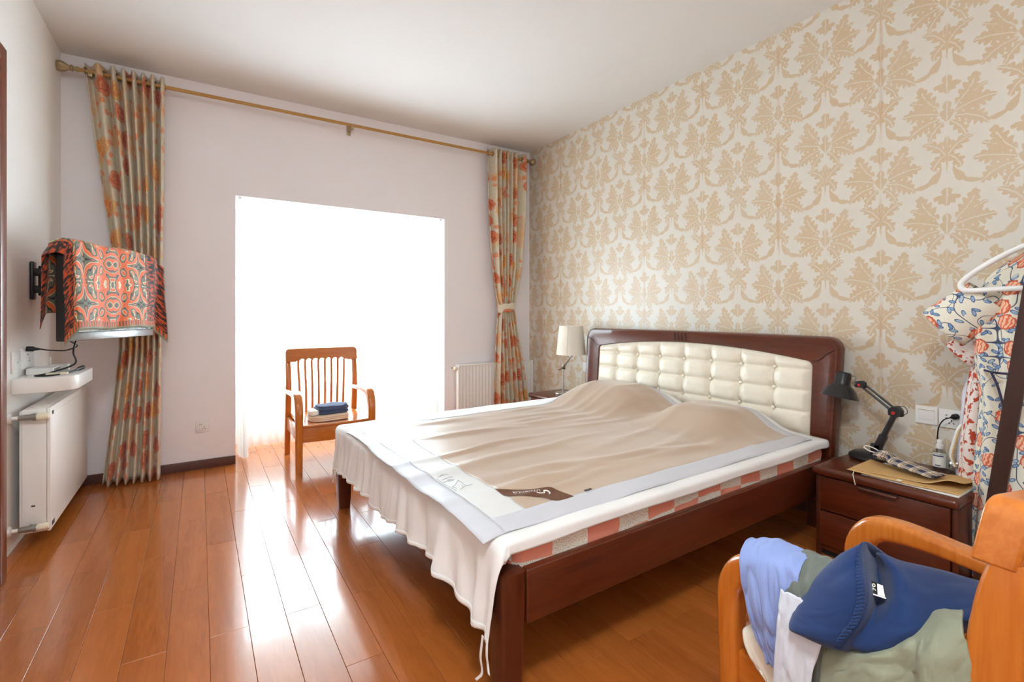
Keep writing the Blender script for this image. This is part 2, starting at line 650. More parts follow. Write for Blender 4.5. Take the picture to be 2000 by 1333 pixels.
def mat_wallpaper():
    m, b = new_mat('gold_damask_wallpaper')
    x, Y, Z = coords()
    v = vec(x, Y, Z)
    wob = NT.nodes.new('ShaderNodeSeparateColor')
    NT.links.new(enoise(v, 55.0, 2.0, 0.6, 0.0, True), wob.inputs[0])
    Y0 = Y + (E(wob.outputs[0]) - 0.5) * 0.012
    Z0 = Z + (E(wob.outputs[1]) - 0.5) * 0.012
    LEAVES = [  # base, tip, half-width, bend, lobes, vein
        ((0, 0.088), (0, 0.186), 0.034, 0, 2, 1),
        ((0.0, 0.105), (0.054, 0.138), 0.020, 0.008, 2, 0),
        ((0.026, 0.030), (0.104, 0.164), 0.034, -0.016, 5, 1),
        ((0.082, 0.122), (0.122, 0.142), 0.018, 0.010, 1, 0),
        ((0.024, 0.000), (0.176, 0.034), 0.044, 0.010, 6, 1),
        ((0.060, 0.034), (0.146, 0.096), 0.024, 0.010, 4, 1),
        ((0.020, -0.018), (0.150, -0.088), 0.038, 0.018, 6, 1),
        ((0.006, -0.034), (0.070, -0.126), 0.026, 0.012, 4, 1),
        ((0, -0.046), (0, 0.066), 0.026, 0, 2, 1),
        ((0, -0.185), (0, -0.100), 0.016, 0, 1, 1),
        ((0, -0.290), (0, -0.110), 0.0055, 0, 0, 0),
        ((0.000, -0.205), (0.098, -0.122), 0.027, 0.016, 4, 1),
        ((0.002, -0.195), (0.052, -0.268), 0.027, 0.012, 3, 1),
        ((0.018, -0.235), (0.142, -0.338), 0.018, -0.036, 2, 0),
    ]
    p0 = eabs(emod(Y0 - (1.095 - 0.265), 0.53) - 0.265)
    kk = op('GREATER_THAN', p0, 0.1325)
    px1 = emin(p0, 0.265 - p0)
    pz1 = emod(Z0 - kk * 0.265 - (1.825 - 0.35), 0.53) - 0.35
    px2 = 0.265 - px1
    pz2 = emod(pz1 + (0.35 - 0.265), 0.53) - 0.35
    def motif(px, pz, reach):
        tot = None
        for (p, q, w, bend, lob, vein) in LEAVES:
            if q[0] < reach:
                continue
            dx, dz = q[0] - p[0], q[1] - p[1]
            L = math.hypot(dx, dz)
            dx, dz = dx / L, dz / L
            if dx == 0:
                t = pz * (1 / L) - p[1] / L
                n = px
            else:
                t = (px * (dx / L)) + (pz * (dz / L)) + (-(p[0] * dx + p[1] * dz) / L)
                n = (pz * dx) - (px * dz) + (-(p[1] * dx - p[0] * dz))
            tt = t * (1.0 - t) * 4.0
            if bend:
                n = n - tt * bend
            na = eabs(n)
            wd = tt * w
            if lob:
                wd = wd * (eabs(esin(t * (PI * lob) - na * 46.0)) * 0.62 + 0.48)
            val = wd - na
            if vein:
                val = emin(val, na * 0.8 - 0.0006)
            tot = val if tot is None else emax(tot, val)
        return tot
    f = emax(motif(px1, pz1, -1), motif(px2, pz2, 0.13))
    mask = estep(-0.0012, 0.0032, f)
    patch = enoise(v, 9.0, 3.0)
    fine = enoise(vec(x, Y * 6.0, Z * 0.5), 120.0, 2.0)
    mask = mask * (patch * 0.5 + 0.55) * (fine * 0.6 + 0.62)
    seam = eabs(emod(Y - (1.095 - 0.265), 0.53) - 0.265)
    sn = enoise(vec(x, Y * 3.0, Z * 0.9), 6.0, 3.0)
    stain = (1.0 - estep(0.001, 0.016, seam)) * estep(0.38, 0.75, sn)
    base = mixc(patch, srgb(212, 205, 192), srgb(220, 214, 203))
    col = mixc(mask, base, srgb(201, 172, 132))
    col = mixc(stain * 0.45, col, srgb(186, 130, 74))
    setc(b, 'Base Color', col)
    setc(b, 'Roughness', 0.33 + fine * 0.08)
    b.inputs['Specular IOR Level'].default_value = 0.5
    bump(b, fine, 0.06, 0.002)
    return m
M_wallpaper = mat_wallpaper()


def mat_curtain():
    m, b = new_mat('floral_drape_fabric')
    u, v, _ = coords('UV')
    w2 = vec(u, v)
    sepc = NT.nodes.new('ShaderNodeSeparateColor')
    NT.links.new(enoise(w2, 22.0, 3.0, 0.6, 0.0, True), sepc.inputs[0])
    uu = u + (E(sepc.outputs[0]) - 0.5) * 0.055
    vv = v + (E(sepc.outputs[1]) - 0.5) * 0.055
    p = vec(uu, vv)
    br = enoise(vec(u * 2.0, v), 34.0, 4.0, 0.65)
    lo = enoise(w2, 5.0, 2.0)
    base = mixc(br, srgb(194, 186, 164), srgb(230, 220, 198))
    base = mixc(estep(0.48, 0.64, lo) * 0.75, base, srgb(224, 176, 120))
    vo = evor(p, 5.0, 0.75)
    d = E(vo.outputs['Distance'])
    sc_ = NT.nodes.new('ShaderNodeSeparateColor')
    NT.links.new(vo.outputs['Color'], sc_.inputs[0])
    pick = E(sc_.outputs[0])
    fl = 1.0 - estep(0.26, 0.34, d)
    ringf = esin(d * 42.0 + br * 9.0) * 0.5 + 0.5
    rose = mixc(ringf, srgb(186, 92, 58), srgb(222, 140, 100))
    gold = mixc(ringf, srgb(214, 148, 76), srgb(236, 186, 118))
    fcol = mixc(estep(0.45, 0.5, pick), gold, rose)
    col = mixc(fl * estep(0.22, 0.3, pick), base, fcol)
    v2 = evor(p, 15.0, 1.0)
    d2 = E(v2.outputs['Distance'])
    s2 = NT.nodes.new('ShaderNodeSeparateColor')
    NT.links.new(v2.outputs['Color'], s2.inputs[0])
    sm = (1.0 - estep(0.24, 0.34, d2)) * estep(0.66, 0.7, E(s2.outputs[1]))
    col = mixc(sm * 0.8, col, srgb(224, 134, 84))
    setc(b, 'Base Color', col)
    b.inputs['Roughness'].default_value = 0.7
    b.inputs['Specular IOR Level'].default_value = 0.3
    b.inputs['Sheen Weight'].default_value = 0.2
    return m
M_curtain = mat_curtain()


def mat_scarf():
    m, b = new_mat('paisley_scarf')
    u, v, _ = coords('UV')       # metres; u along the television, v from front hem upwards
    ax = eabs(emod(u + 0.10, 0.46) - 0.23)
    by = eabs(emod(v - 0.02, 0.23) - 0.115)
    w = enoise(vec(ax, by), 8.0, 1.0) - 0.5
    w_ = enoise(vec(ax + 4.0, by + 2.0), 9.0, 1.0) - 0.5
    a1 = ax + w * 0.22
    b1 = by + w_ * 0.22
    def dist(cx, cz, kx=1.0):
        return op('SQRT', (a1 - cx) * (a1 - cx) * kx + (b1 - cz) * (b1 - cz))
    f = emin(emin(dist(0.05, 0.035), dist(0.055, 0.10, 1.3) * 1.1), emin(dist(0.135, 0.06, 0.7) * 1.1, dist(0.20, 0.10)))
    ang = op('ARCTAN2', b1 - 0.06, a1 - 0.09)
    ph = f * 150.0 + esin(ang * 2.0) * 1.2 + 1.0
    s = esin(ph)
    s2 = esin(ph * 2.0 + 0.6)
    n = enoise(vec(u, v), 18.0, 2.0)
    org = mixc(n, srgb(226, 92, 44), srgb(242, 122, 66))
    grey = mixc(n, srgb(96, 96, 80), srgb(140, 138, 112))
    col = mixc(estep(-0.35, -0.05, s), grey, org)
    col = mixc(estep(0.75, 0.95, s2) * estep(-0.3, 0.3, 0.2 - s), col, srgb(236, 220, 184))
    col = mixc(estep(0.93, 1.0, esin(ph + 2.2)), col, srgb(44, 42, 40))
    # dark end borders with orange tongues
    tong = esin(v * 190.0) * 0.5 + 0.5
    edge = emax(1.0 - estep(0.045, 0.055, u), estep(0.655, 0.665, u))
    blob = estep(0.45, 0.6, enoise(vec(u * 1.0, v * 2.2), 28.0, 2.0))
    col = mixc(edge, col, mixc(emax(tong * blob, blob * 0.8), srgb(46, 40, 40), srgb(214, 88, 42)))
    # comb-like hem band
    comb = estep(0.35, 0.6, esin(u * 330.0) * 0.5 + 0.5)
    band = (1.0 - estep(0.040, 0.045, v)) * estep(0.010, 0.014, v)
    col = mixc(band, col, mixc(comb, srgb(112, 96, 70), srgb(226, 104, 56)))
    hem = 1.0 - estep(0.010, 0.014, v)
    col = mixc(hem, col, srgb(140, 142, 120))
    setc(b, 'Base Color', col)
    b.inputs['Roughness'].default_value = 0.6
    b.inputs['Sheen Weight'].default_value = 0.15
    b.inputs['Specular IOR Level'].default_value = 0.3
    return m
M_scarf = mat_scarf()


def mat_dress():
    m, b = new_mat('blue_orange_floral_print')
    u, v, _ = coords('UV')
    p = vec(u, v)
    n1 = enoise(p, 9.0, 0.0)
    n2 = enoise(vec(u + 3.7, v + 1.2), 11.0, 0.0)
    stem = emax(1.0 - estep(0.004, 0.011, eabs(n1 - 0.5)), 1.0 - estep(0.004, 0.010, eabs(n2 - 0.46)))
    base = srgb(226, 220, 202)
    col = mixc(stem, base, srgb(70, 80, 104))
    for (a_, b_, c_, d_, thr) in ((1.0, 0.9, -1.7, 2.2, 0.50), (1.0, -0.9, 1.7, 2.2, 0.52)):
        vl = evor(vec(u * a_ + v * b_, u * c_ + v * d_), 15.0, 1.0)
        dl = E(vl.outputs['Distance'])
        sl = NT.nodes.new('ShaderNodeSeparateColor')
        NT.links.new(vl.outputs['Color'], sl.inputs[0])
        pk = estep(thr, thr + 0.02, E(sl.outputs[0]))
        leaf = (1.0 - estep(0.25, 0.28, dl)) * pk
        col = mixc(leaf, col, mixc(E(sl.outputs[2]), srgb(110, 142, 186), srgb(168, 190, 206)))
        col = mixc(leaf * estep(0.17, 0.21, dl), col, srgb(70, 88, 122))
    vf = evor(p, 11.5, 0.85)
    df = E(vf.outputs['Distance'])
    sf = NT.nodes.new('ShaderNodeSeparateColor')
    NT.links.new(vf.outputs['Color'], sf.inputs[0])
    sel = estep(0.30, 0.32, E(sf.outputs[1]))
    wob = enoise(p, 60.0, 1.0)
    fl = (1.0 - estep(0.33, 0.355, df + (wob - 0.5) * 0.22)) * sel
    pet = esin(u * 420.0 + wob * 9.0 + v * 120.0)
    fcol = mixc(estep(0.1, 0.5, pet), srgb(238, 190, 160), srgb(220, 112, 78))
    fcol = mixc(estep(0.27, 0.30, df), fcol, srgb(200, 92, 66))
    col = mixc(fl, col, fcol)
    setc(b, 'Base Color', col)
    b.inputs['Roughness'].default_value = 0.8
    b.inputs['Specular IOR Level'].default_value = 0.2
    return m
M_dress = mat_dress()


def mat_redprint():
    m, b = new_mat('rust_blot_print')
    u, v, _ = coords('UV')
    p = vec(u, v)
    n1 = enoise(p, 36.0, 2.0, 0.55)
    n2 = enoise(vec(u + 2.0, v), 55.0, 2.0)
    col = mixc(estep(0.54, 0.565, n1), srgb(232, 218, 210), srgb(186, 74, 50))
    col = mixc(estep(0.68, 0.70, n2), col, srgb(130, 136, 158))
    setc(b, 'Base Color', col)
    b.inputs['Roughness'].default_value = 0.8
    b.inputs['Specular IOR Level'].default_value = 0.2
    return m
M_redprint = mat_redprint()


def mat_plaid():
    m, b = new_mat('navy_cream_plaid')
    u, v, _ = coords('UV')
    def bars(t, per, off, w):
        q = eabs(emod(t + off, per) - per / 2)
        return 1.0 - estep(w, w + 0.0006, q)
    a = bars(u, 0.048, 0.0, 0.011)
    c = bars(v, 0.048, 0.012, 0.011)
    l1 = emax(bars(u, 0.048, 0.020, 0.0012), bars(v, 0.048, 0.034, 0.0012))
    l2 = emax(bars(u, 0.048, 0.030, 0.0012), bars(v, 0.048, 0.026, 0.0012))
    col = mixc(a * 0.5 + c * 0.5, srgb(228, 214, 190), srgb(44, 50, 84))
    col = mixc(emax(l1, l2) * 0.85, col, srgb(84, 48, 44))
    setc(b, 'Base Color', col)
    b.inputs['Roughness'].default_value = 0.85
    return m
M_plaid = mat_plaid()

# ------------------------------------------------------------------ the room
XL, XR, YB, YF, H = -0.765, 2.96, 4.28, -1.15, 2.855
OX0, OX1, OZ, OY = 0.231, 1.972, 2.05, 4.90      # window bay: sides, ceiling, back

fl = struct(ob('floor', MB().box(XL, XR, YF, YB, -0.08, -0.012).box(OX0, OX1, YB, OY, -0.08, -0.012), M_under))
PW, PL = 0.1238, 0.808
_pm = {}
def plank_mesh(w, l):
    key = (round(w, 3), round(l, 3))
    if key not in _pm:
        c, g = 0.0010, 0.0004
        x0, x1, y0, y1 = g, w - g, g, l - g
        vsx = [(x0, y0, -0.012), (x1, y0, -0.012), (x1, y1, -0.012), (x0, y1, -0.012),
               (x0, y0, -c), (x1, y0, -c), (x1, y1, -c), (x0, y1, -c),
               (x0 + c, y0 + c, 0), (x1 - c, y0 + c, 0), (x1 - c, y1 - c, 0), (x0 + c, y1 - c, 0)]
        fs = [(8, 9, 10, 11), (4, 5, 9, 8), (5, 6, 10, 9), (6, 7, 11, 10), (7, 4, 8, 11),
              (0, 1, 5, 4), (1, 2, 6, 5), (2, 3, 7, 6), (3, 0, 4, 7)]
        _pm[key] = MB().add(vsx, fs).mesh('plank', 20)
        _pm[key].materials.append(M_plank)
    return _pm[key]
def add_plank(x0, x1, y0, y1):
    o = bpy.data.objects.new('plank', plank_mesh(x1 - x0, y1 - y0))
    COL.objects.link(o)
    o.location = (x0, y0, 0)
    o.parent = fl
k0 = math.floor((XL - 0.153) / PW)
k1 = math.ceil((XR - 0.153) / PW)
for k in range(k0, k1):
    xa, xb = max(XL, 0.153 + k * PW), min(XR, 0.153 + (k + 1) * PW)
    if xb - xa < 0.01:
        continue
    in_bay = xa >= OX0 - 0.09 and xb <= OX1 + 0.09
    yend = OY if in_bay else YB
    off = 2.03 if k % 2 else 2.434
    j0 = math.floor((YF - off) / PL)
    j1 = math.ceil((yend - off) / PL)
    for j in range(j0, j1):
        ya, yb = max(YF, off + j * PL), min(yend, off + (j + 1) * PL)
        if yb - ya > 0.02:
            add_plank(xa, xb, ya, yb)

struct(ob('ceiling', MB().box(XL - 0.1, XR + 0.1, YF - 0.1, YB + 0.1, H, H + 0.1), M_ceiling))
struct(ob('wall_left', MB().box(XL - 0.1, XL, YF - 0.1, YB + 0.1, -0.08, H), M_wall_white))
struct(ob('wall_right', MB().box(XR, XR + 0.1, YF - 0.1, YB + 0.1, -0.08, H), M_wallpaper))
struct(ob('wall_front', MB().box(XL - 0.1, XR + 0.1, YF - 0.1, YF, -0.08, H), M_wall_white))
struct(ob('wall_back', MB().box(XL, OX0, YB, YB + 0.1, -0.08, H).box(OX1, XR, YB, YB + 0.1, -0.08, H).box(OX0, OX1, YB, YB + 0.1, OZ, H), M_wall_pink, sharp=30))
struct(ob('wall_bay', MB().box(OX0 - 0.1, OX0, YB + 0.1, OY + 0.1, -0.08, OZ + 0.1).box(OX1, OX1 + 0.1, YB + 0.1, OY + 0.1, -0.08, OZ + 0.1)
          .box(OX0, OX1, YB + 0.1, OY + 0.1, OZ, OZ + 0.1).box(OX0, OX1, OY, OY + 0.1, -0.08, 0.42).box(OX0, OX1, OY, OY + 0.1, 1.84, OZ), M_reveal))

# window in the bay
wn = struct(bpy.data.objects.new('window_1', None)); COL.objects.link(wn)
wn.location = (1.10, 4.95, 0.42)
wf = MB()
for (a, b_, c, d) in ((OX0, OX1, 0.42, 0.48), (OX0, OX1, 1.78, 1.84), (OX0, OX0 + 0.06, 0.48, 1.78), (OX1 - 0.06, OX1, 0.48, 1.78)):
    wf.box(a, b_, 4.92, 4.98, c, d, 0.004)
ob('window_frame', wf, M_plastic_w, wn)
for cx in (0.81, 1.39):
    ob('mullion', MB().box(cx - 0.03, cx + 0.03, 4.922, 4.978, 0.48, 1.78, 0.004), M_plastic_w, wn)
for (a, b_) in ((OX0 + 0.06, 0.78), (0.84, 1.36), (1.42, OX1 - 0.06)):
    ob('pane', MB().box(a, b_, 4.947, 4.953, 0.48, 1.78), M_glass, wn)
ob('latch', MB().box(1.36, 1.385, 4.90, 4.925, 1.0, 1.10, 0.004), M_grey_metal, wn)

# skirting
struct(ob('baseboard_back_1', MB().box(XL, OX0, YB - 0.014, YB, 0.0, 0.065, 0.003), M_base_wood))
struct(ob('baseboard_back_2', MB().box(OX1, XR - 0.014, YB - 0.014, YB, 0.0, 0.065, 0.003), M_base_wood))
struct(ob('baseboard_right', MB().box(XR - 0.014, XR, YF, YB, 0.0, 0.065, 0.003), M_base_wood))

# door with brown casing in the left wall
dr = struct(bpy.data.objects.new('door_1', None)); COL.objects.link(dr)
dr.location = (XL, 2.5, 0)
ob('casing', MB().box(XL, -0.70, 2.875, 2.95, 0, 2.286, 0.006), M_door, dr)
ob('casing', MB().box(XL, -0.70, 2.0, 2.075, 0, 2.286, 0.006), M_door, dr)
ob('casing', MB().box(XL, -0.70, 2.075, 2.875, 2.211, 2.286, 0.006), M_door, dr)
lf = ob('door_leaf', MB().box(XL, -0.74, 2.078, 2.872, 0.008, 2.208, 0.004), M_door, dr)
ob('lever_handle', MB().tube([(-0.74, 2.14, 1.0), (-0.69, 2.14, 1.0), (-0.685, 2.16, 1.0), (-0.685, 2.25, 1.0)], 0.009), M_chrome, lf)

# ------------------------------------------------------------------ ceiling lamp
cl = thing('ceiling_lamp', 'round white ceiling lamp above the bed', 'lamp', (1.06, 1.88, H))
ob('base_ring', MB().lathe([(0.0, H), (0.27, H), (0.275, H - 0.03), (0.265, H - 0.04), (0.0, H - 0.04)][::-1], 40), M_plastic_w, cl)
ob('diffuser', MB().lathe([(0.0, H - 0.115), (0.09, H - 0.112), (0.17, H - 0.098), (0.225, H - 0.072), (0.25, H - 0.042), (0.25, H - 0.0405), (0.0, H - 0.0405)], 40), M_opal, cl)

# ------------------------------------------------------------------ sheer curtains on the bay rail
def path_fn(pts, n=14):
    P = spline(pts, n)
    L = [0.0]
    for a, b in zip(P[:-1], P[1:]):
        L.append(L[-1] + math.dist(a, b))
    tot = L[-1]
    xs, ys = [p[0] for p in P], [p[1] for p in P]
    def f(t):
        s = t * tot
        x, y = interp(s, L, xs), interp(s, L, ys)
        x2, y2 = interp(min(tot, s + 0.004), L, xs), interp(min(tot, s + 0.004), L, ys)
        x1, y1 = interp(max(0, s - 0.004), L, xs), interp(max(0, s - 0.004), L, ys)
        d = math.hypot(x2 - x1, y2 - y1)
        return x, y, -(y2 - y1) / d, (x2 - x1) / d
    return f, tot
PTH_L = [(0.266, 4.315), (0.270, 4.45), (0.285, 4.58), (0.335, 4.65), (0.45, 4.665), (0.70, 4.665), (1.16, 4.665)]
PTH_R = [(1.94, 4.315), (1.935, 4.45), (1.915, 4.58), (1.86, 4.65), (1.74, 4.668), (1.50, 4.672), (1.08, 4.675)]
def sheer(label, pts, seed, nf):
    f, tot = path_fn(pts)
    def fn(u, v):
        z = 0.018 + v * 2.0
        # crowd the cloth at the front end
        t = u ** 1.25
        x, y, nx, ny = f(t)
        ph = 2 * PI * nf * u + 0.8 * nz(u * 6, seed, v * 0.6) * 2
        a = (0.022 + 0.012 * nz(u * 9, seed + 3.0)) * (1.0 - 0.35 * v)
        if v > 0.955:
            a *= 0.6
        o = a * math.sin(ph)
        x += nx * o
        y += ny * o
        if u < 0.16:                       # the loose front edge drifts into the bay
            x += (0.16 - u) / 0.16 * 0.045 * (1 - v) * (1 if pts[0][0] < 1 else -1)
        return (x, y, z)
    return tag(ob('sheer_curtain', MB().grid(fn, 230, 34), M_sheer, sharp=0), label, 'curtain', 'sheers across the window bay')
sheer('white sheer curtain across the window bay behind the slatted wooden armchair', PTH_L, 1.0, 19)
sheer('white sheer curtain in the half of the window bay nearer the headboard', PTH_R, 5.0, 17)
rl = MB()
rp = spline([(0.262, 4.30), (0.266, 4.45), (0.28, 4.58), (0.335, 4.652), (0.45, 4.668), (1.10, 4.67), (1.74, 4.668), (1.86, 4.652), (1.92, 4.58), (1.938, 4.45), (1.942, 4.30)], 6)
rl.sweep([(p[0], p[1], OZ - 0.010) for p in rp], 0.020, 0.022, side=(0, 0, 1), rad=0.15)
rail = tag(ob('curtain_rail', rl, M_plastic_w), 'thin white curtain rail bent round the window bay ceiling', 'curtain rail')
for i in range(13):
    p = rp[4 + i * 4]
    ob('glider', MB().box(p[0] - 0.005, p[0] + 0.005, p[1] - 0.006, p[1] + 0.006, OZ - 0.032, OZ - 0.0195, 0.001), M_plastic_w, rail)

# ------------------------------------------------------------------ curtain rod
RY_, RZ_ = 4.16, 2.723
rod = thing('curtain_rod', 'long gold curtain rod with fluted finials under the ceiling', 'curtain rod', (1.07, RY_, RZ_))
ob('pole', MB().tube([(-0.66, RY_, RZ_), (2.86, RY_, RZ_)], 0.0125, 14), M_rod, rod)
fp = [(0.0, 0.0), (0.016, 0.002), (0.018, 0.012), (0.013, 0.02), (0.013, 0.028), (0.020, 0.032), (0.020, 0.038), (0.014, 0.044), (0.017, 0.054), (0.029, 0.072), (0.034, 0.09), (0.030, 0.108), (0.018, 0.124), (0.006, 0.13), (0.0, 0.134)]
fpr = [(r, z * 0.72) for r, z in fp]
ob('finial', MB().lathe(fp, 32, T((-0.655, RY_, RZ_)) @ RY(-PI / 2), 0.07, 10), M_brass, rod)
ob('finial', MB().lathe(fpr, 32, T((2.855, RY_, RZ_)) @ RY(PI / 2), 0.07, 10), M_brass, rod)
for bx in (-0.60, 1.075, 2.70):
    ob('bracket', MB().box(bx - 0.016, bx + 0.016, YB - 0.006, YB, RZ_ - 0.05, RZ_ + 0.05, 0.003).tube([(bx, YB - 0.005, RZ_ - 0.02), (bx, RY_ + 0.03, RZ_ - 0.022), (bx, RY_, RZ_ - 0.016)], 0.008)
       .box(bx - 0.012, bx + 0.012, RY_ - 0.016, RY_ + 0.016, RZ_ - 0.034, RZ_ - 0.006, 0.004), M_brass, rod)

# ------------------------------------------------------------------ floral drapes
def drape(label, zs, xl, xr, nf, wide, amp, hem, top, seed, flip=False):
    root = thing('floral_curtain', label, 'curtain', ((xl[-1] + xr[-1]) / 2, RY_, hem), group='floral drapes on the rod')
    zr, xlr, xrr = zs[::-1], xl[::-1], xr[::-1]
    def g(t, z):
        # at the rod some folds stand wide, the rest crowd together
        k = sstep(0.3, 2.2, z)
        gw = interp(t, wide[0], wide[1])
        return t * (1 - k) + gw * k
    def fn(u, v):
        z = hem + v * (top - hem)
        a, b = interp(z, zr, xlr), interp(z, zr, xrr)
        x = a + (b - a) * g(u, z)
        w = interp(z, (hem, 1.2, 2.0, top), amp)
        ph = 2 * PI * nf * u
        y = RY_ + w * math.sin(ph + 0.25 * nz(u * 4, z * 0.8, seed)) + 0.012 * nz(u * 5, z * 1.2, seed + 4) * (1 - v)
        x += 0.006 * nz(u * 11, z * 2.0, seed + 8) * (1 - v)
        zz = z
        if v == 0:
            zz += 0.008 * math.sin(ph)
        return (x, y, zz)
    ob('panel', MB().grid(fn, 26 * int(nf * 1.0), 64, lambda u, v: (u * 1.0 + seed, v * (top - hem))), M_curtain, root, sharp=0, solid=0.003)
    for k in range(int(nf * 2) + 1):
        u = k / (2 * nf)
        if u > 1:
            break
        x = fn(u, (RZ_ - hem) / (top - hem))[0]
        bmr = MB().lathe([(0.0145, -0.0025), (0.026, -0.0025), (0.027, 0.0), (0.026, 0.0025), (0.0145, 0.0025), (0.0145, -0.0025)], 18, T((x, RY_, RZ_)) @ RZ(0.25 * (1 if k % 2 else -1)) @ RY(PI / 2))
        ob('eyelet', bmr, M_brass, root)
    return root, fn
dl, _ = drape('floral orange and sage curtain hanging beside the scarf covered television',
      [2.775, 2.2, 1.6, 1.2, 0.9, 0.5, 0.015], [-0.63, -0.565, -0.495, -0.455, -0.455, -0.49, -0.54], [-0.205, -0.208, -0.215, -0.225, -0.225, -0.228, -0.23],
      7, ([0, 0.14, 0.26, 0.34, 1.0], [0, 0.22, 0.36, 0.43, 1.0]), (0.036, 0.030, 0.042, 0.046), 0.012, 2.775, 0.0)
drr, fnr = drape('floral orange and sage curtain tied at the waist beside the damask wall',
      [2.775, 2.2, 1.6, 1.32, 1.21, 1.08, 0.6, 0.015], [2.382, 2.395, 2.44, 2.48, 2.508, 2.49, 2.468, 2.45], [2.84, 2.83, 2.775, 2.71, 2.683, 2.71, 2.80, 2.87],
      7, ([0, 0.13, 0.22, 0.80, 0.90, 1.0], [0, 0.20, 0.26, 0.66, 0.80, 1.0]), (0.040, 0.030, 0.042, 0.046), 0.012, 2.775, 3.3)
tb = []
for i in range(29):
    a = 2 * PI * i / 28
    tb.append((2.5955 + 0.098 * math.cos(a), RY_ + 0.052 * math.sin(a), 1.205 + 0.012 * math.cos(a)))
def tbf(u, v):
    i = u * 28
    k = min(27, int(i)); f = i - k
    p = [tb[k][c] * (1 - f) + tb[k + 1][c] * f for c in range(3)]
    return (p[0], p[1], p[2] + (v - 0.5) * 0.085 + 0.004 * math.sin(u * 40))
ob('tieback', MB().grid(tbf, 56, 6, lambda u, v: (u * 0.5 + 0.9, v * 0.08 + 0.33)), M_curtain, drr, sharp=0, solid=0.004)

# ------------------------------------------------------------------ flat panel radiator, left wall
r1 = thing('radiator', 'flat white panel radiator on the wall under the small shelf', 'radiator', (-0.68, 3.72, 0.07))
y0, y1, z0, z1 = 3.258, 4.19, 0.075, 0.683
ob('front_panel', MB().box(-0.635, -0.620, y0, y1, z0, z1, 0.005, 3).box(-0.6215, -0.6185, y0 + 0.02, y1 - 0.05, z0 + 0.045, z1 - 0.03, 0.0014), M_rad, r1)
ob('back_panel', MB().box(-0.735, -0.722, y0 + 0.01, y1, z0, z1 - 0.01, 0.004), M_rad, r1)
ob('side_cover', MB().box(-0.722, -0.6352, y0 + 0.001, y0 + 0.004, z0 + 0.004, z1 - 0.004, 0.0012), M_rad, r1)
ob('side_cover', MB().box(-0.722, -0.6352, y1 - 0.004, y1 - 0.001, z0 + 0.004, z1 - 0.004, 0.0012), M_rad, r1)
gr = MB().box(-0.7215, -0.6352, y0 + 0.004, y1 - 0.004, z1 - 0.012, z1 - 0.003, 0.001)
for i in range(22):
    yy = y0 + 0.05 + i * 0.038
    gr.box(-0.705, -0.652, yy, yy + 0.02, z1 - 0.0032, z1 - 0.0015)
ob('top_grille', gr, M_rad, r1)
for (zz, big) in ((0.648, 1.0), (0.112, 0.9)):
    vm = MB().tube([(-0.728, y0 - 0.028, zz), (-0.700, y0 - 0.030, zz), (-0.676, y0 - 0.030, zz)], [0.012, 0.014, 0.013], 14)
    vm.tube([(-0.690, y0 - 0.030, zz), (-0.690, y0 + 0.004, zz)], 0.011, 12)
    vm.tube([(-0.678, y0 - 0.030, zz), (-0.664, y0 - 0.030, zz)], [0.017, 0.017], 14)
    vo_ = ob('valve', vm, M_grey_metal, r1)
    ob('cap', MB().lathe([(0, 0), (0.016 * big, 0.0), (0.018 * big, 0.006), (0.018 * big, 0.036), (0.014 * big, 0.043), (0, 0.044)], 18, T((-0.664, y0 - 0.030, zz)) @ RY(PI / 2)), M_cream_pl, vo_)
    ob('supply_pipe', MB().tube([(XL + 0.001, y0 - 0.028, zz), (-0.728, y0 - 0.028, zz)], 0.009, 12).lathe([(0, 0), (0.026, 0), (0.022, 0.010), (0.012, 0.013), (0, 0.013)], 18, T((XL + 0.001, y0 - 0.028, zz)) @ RY(PI / 2)), M_plastic_w, r1)
ob('maker_label', MB().box(-0.6198, -0.6182, y0 + 0.025, y0 + 0.055, z1 - 0.038, z1 - 0.020), M_charcoal, r1)
ob('maker_label', MB().box(-0.6198, -0.6182, y0 + 0.025, y0 + 0.070, z0 + 0.018, z0 + 0.038), M_charcoal, r1)
ob('rating_sticker', MB().box(-0.690, -0.676, y0 + 0.0002, y0 + 0.0012, 0.205, 0.213), M_charcoal, r1)

# ------------------------------------------------------------------ ribbed radiator, back wall
r2 = thing('radiator', 'white ribbed panel radiator behind the bed and the tied curtain', 'radiator', (2.5, 4.22, 0.08))
def ribf(u, v):
    x = 2.085 + u * 0.865
    z = 0.085 + v * 0.565
    e = min(1.0, min(v, 1 - v) / 0.07)
    e = sstep(0.25, 1.0, e)
    q = (x % 0.036) / 0.036
    d = 0.5 - 0.5 * math.cos(2 * PI * q)
    d = sstep(0.2, 0.8, d)
    return (x, 4.206 + 0.010 * d * e, z)
ob('front_panel', MB().grid(ribf, 192, 30), M_rad, r2, sharp=60)
ob('casing', MB().box(2.080, 2.094, 4.200, 4.262, 0.08, 0.654, 0.003).box(2.941, 2.955, 4.200, 4.262, 0.08, 0.654, 0.003).box(2.092, 2.943, 4.202, 4.262, 0.642, 0.654, 0.003).box(2.092, 2.943, 4.222, 4.262, 0.08, 0.64), M_rad, r2)
vv = ob('valve', MB().tube([(2.085, 4.232, 0.622), (2.035, 4.232, 0.622)], 0.011, 12).lathe([(0, 0), (0.016, 0), (0.018, 0.008), (0.018, 0.03), (0.012, 0.036), (0, 0.036)], 16, T((2.055, 4.226, 0.622)) @ RX(PI / 2)), M_cream_pl, r2)
ob('bleed_screw', MB().tube([(2.036, 4.232, 0.622), (2.020, 4.232, 0.628)], 0.005, 8), M_grey_metal, r2)

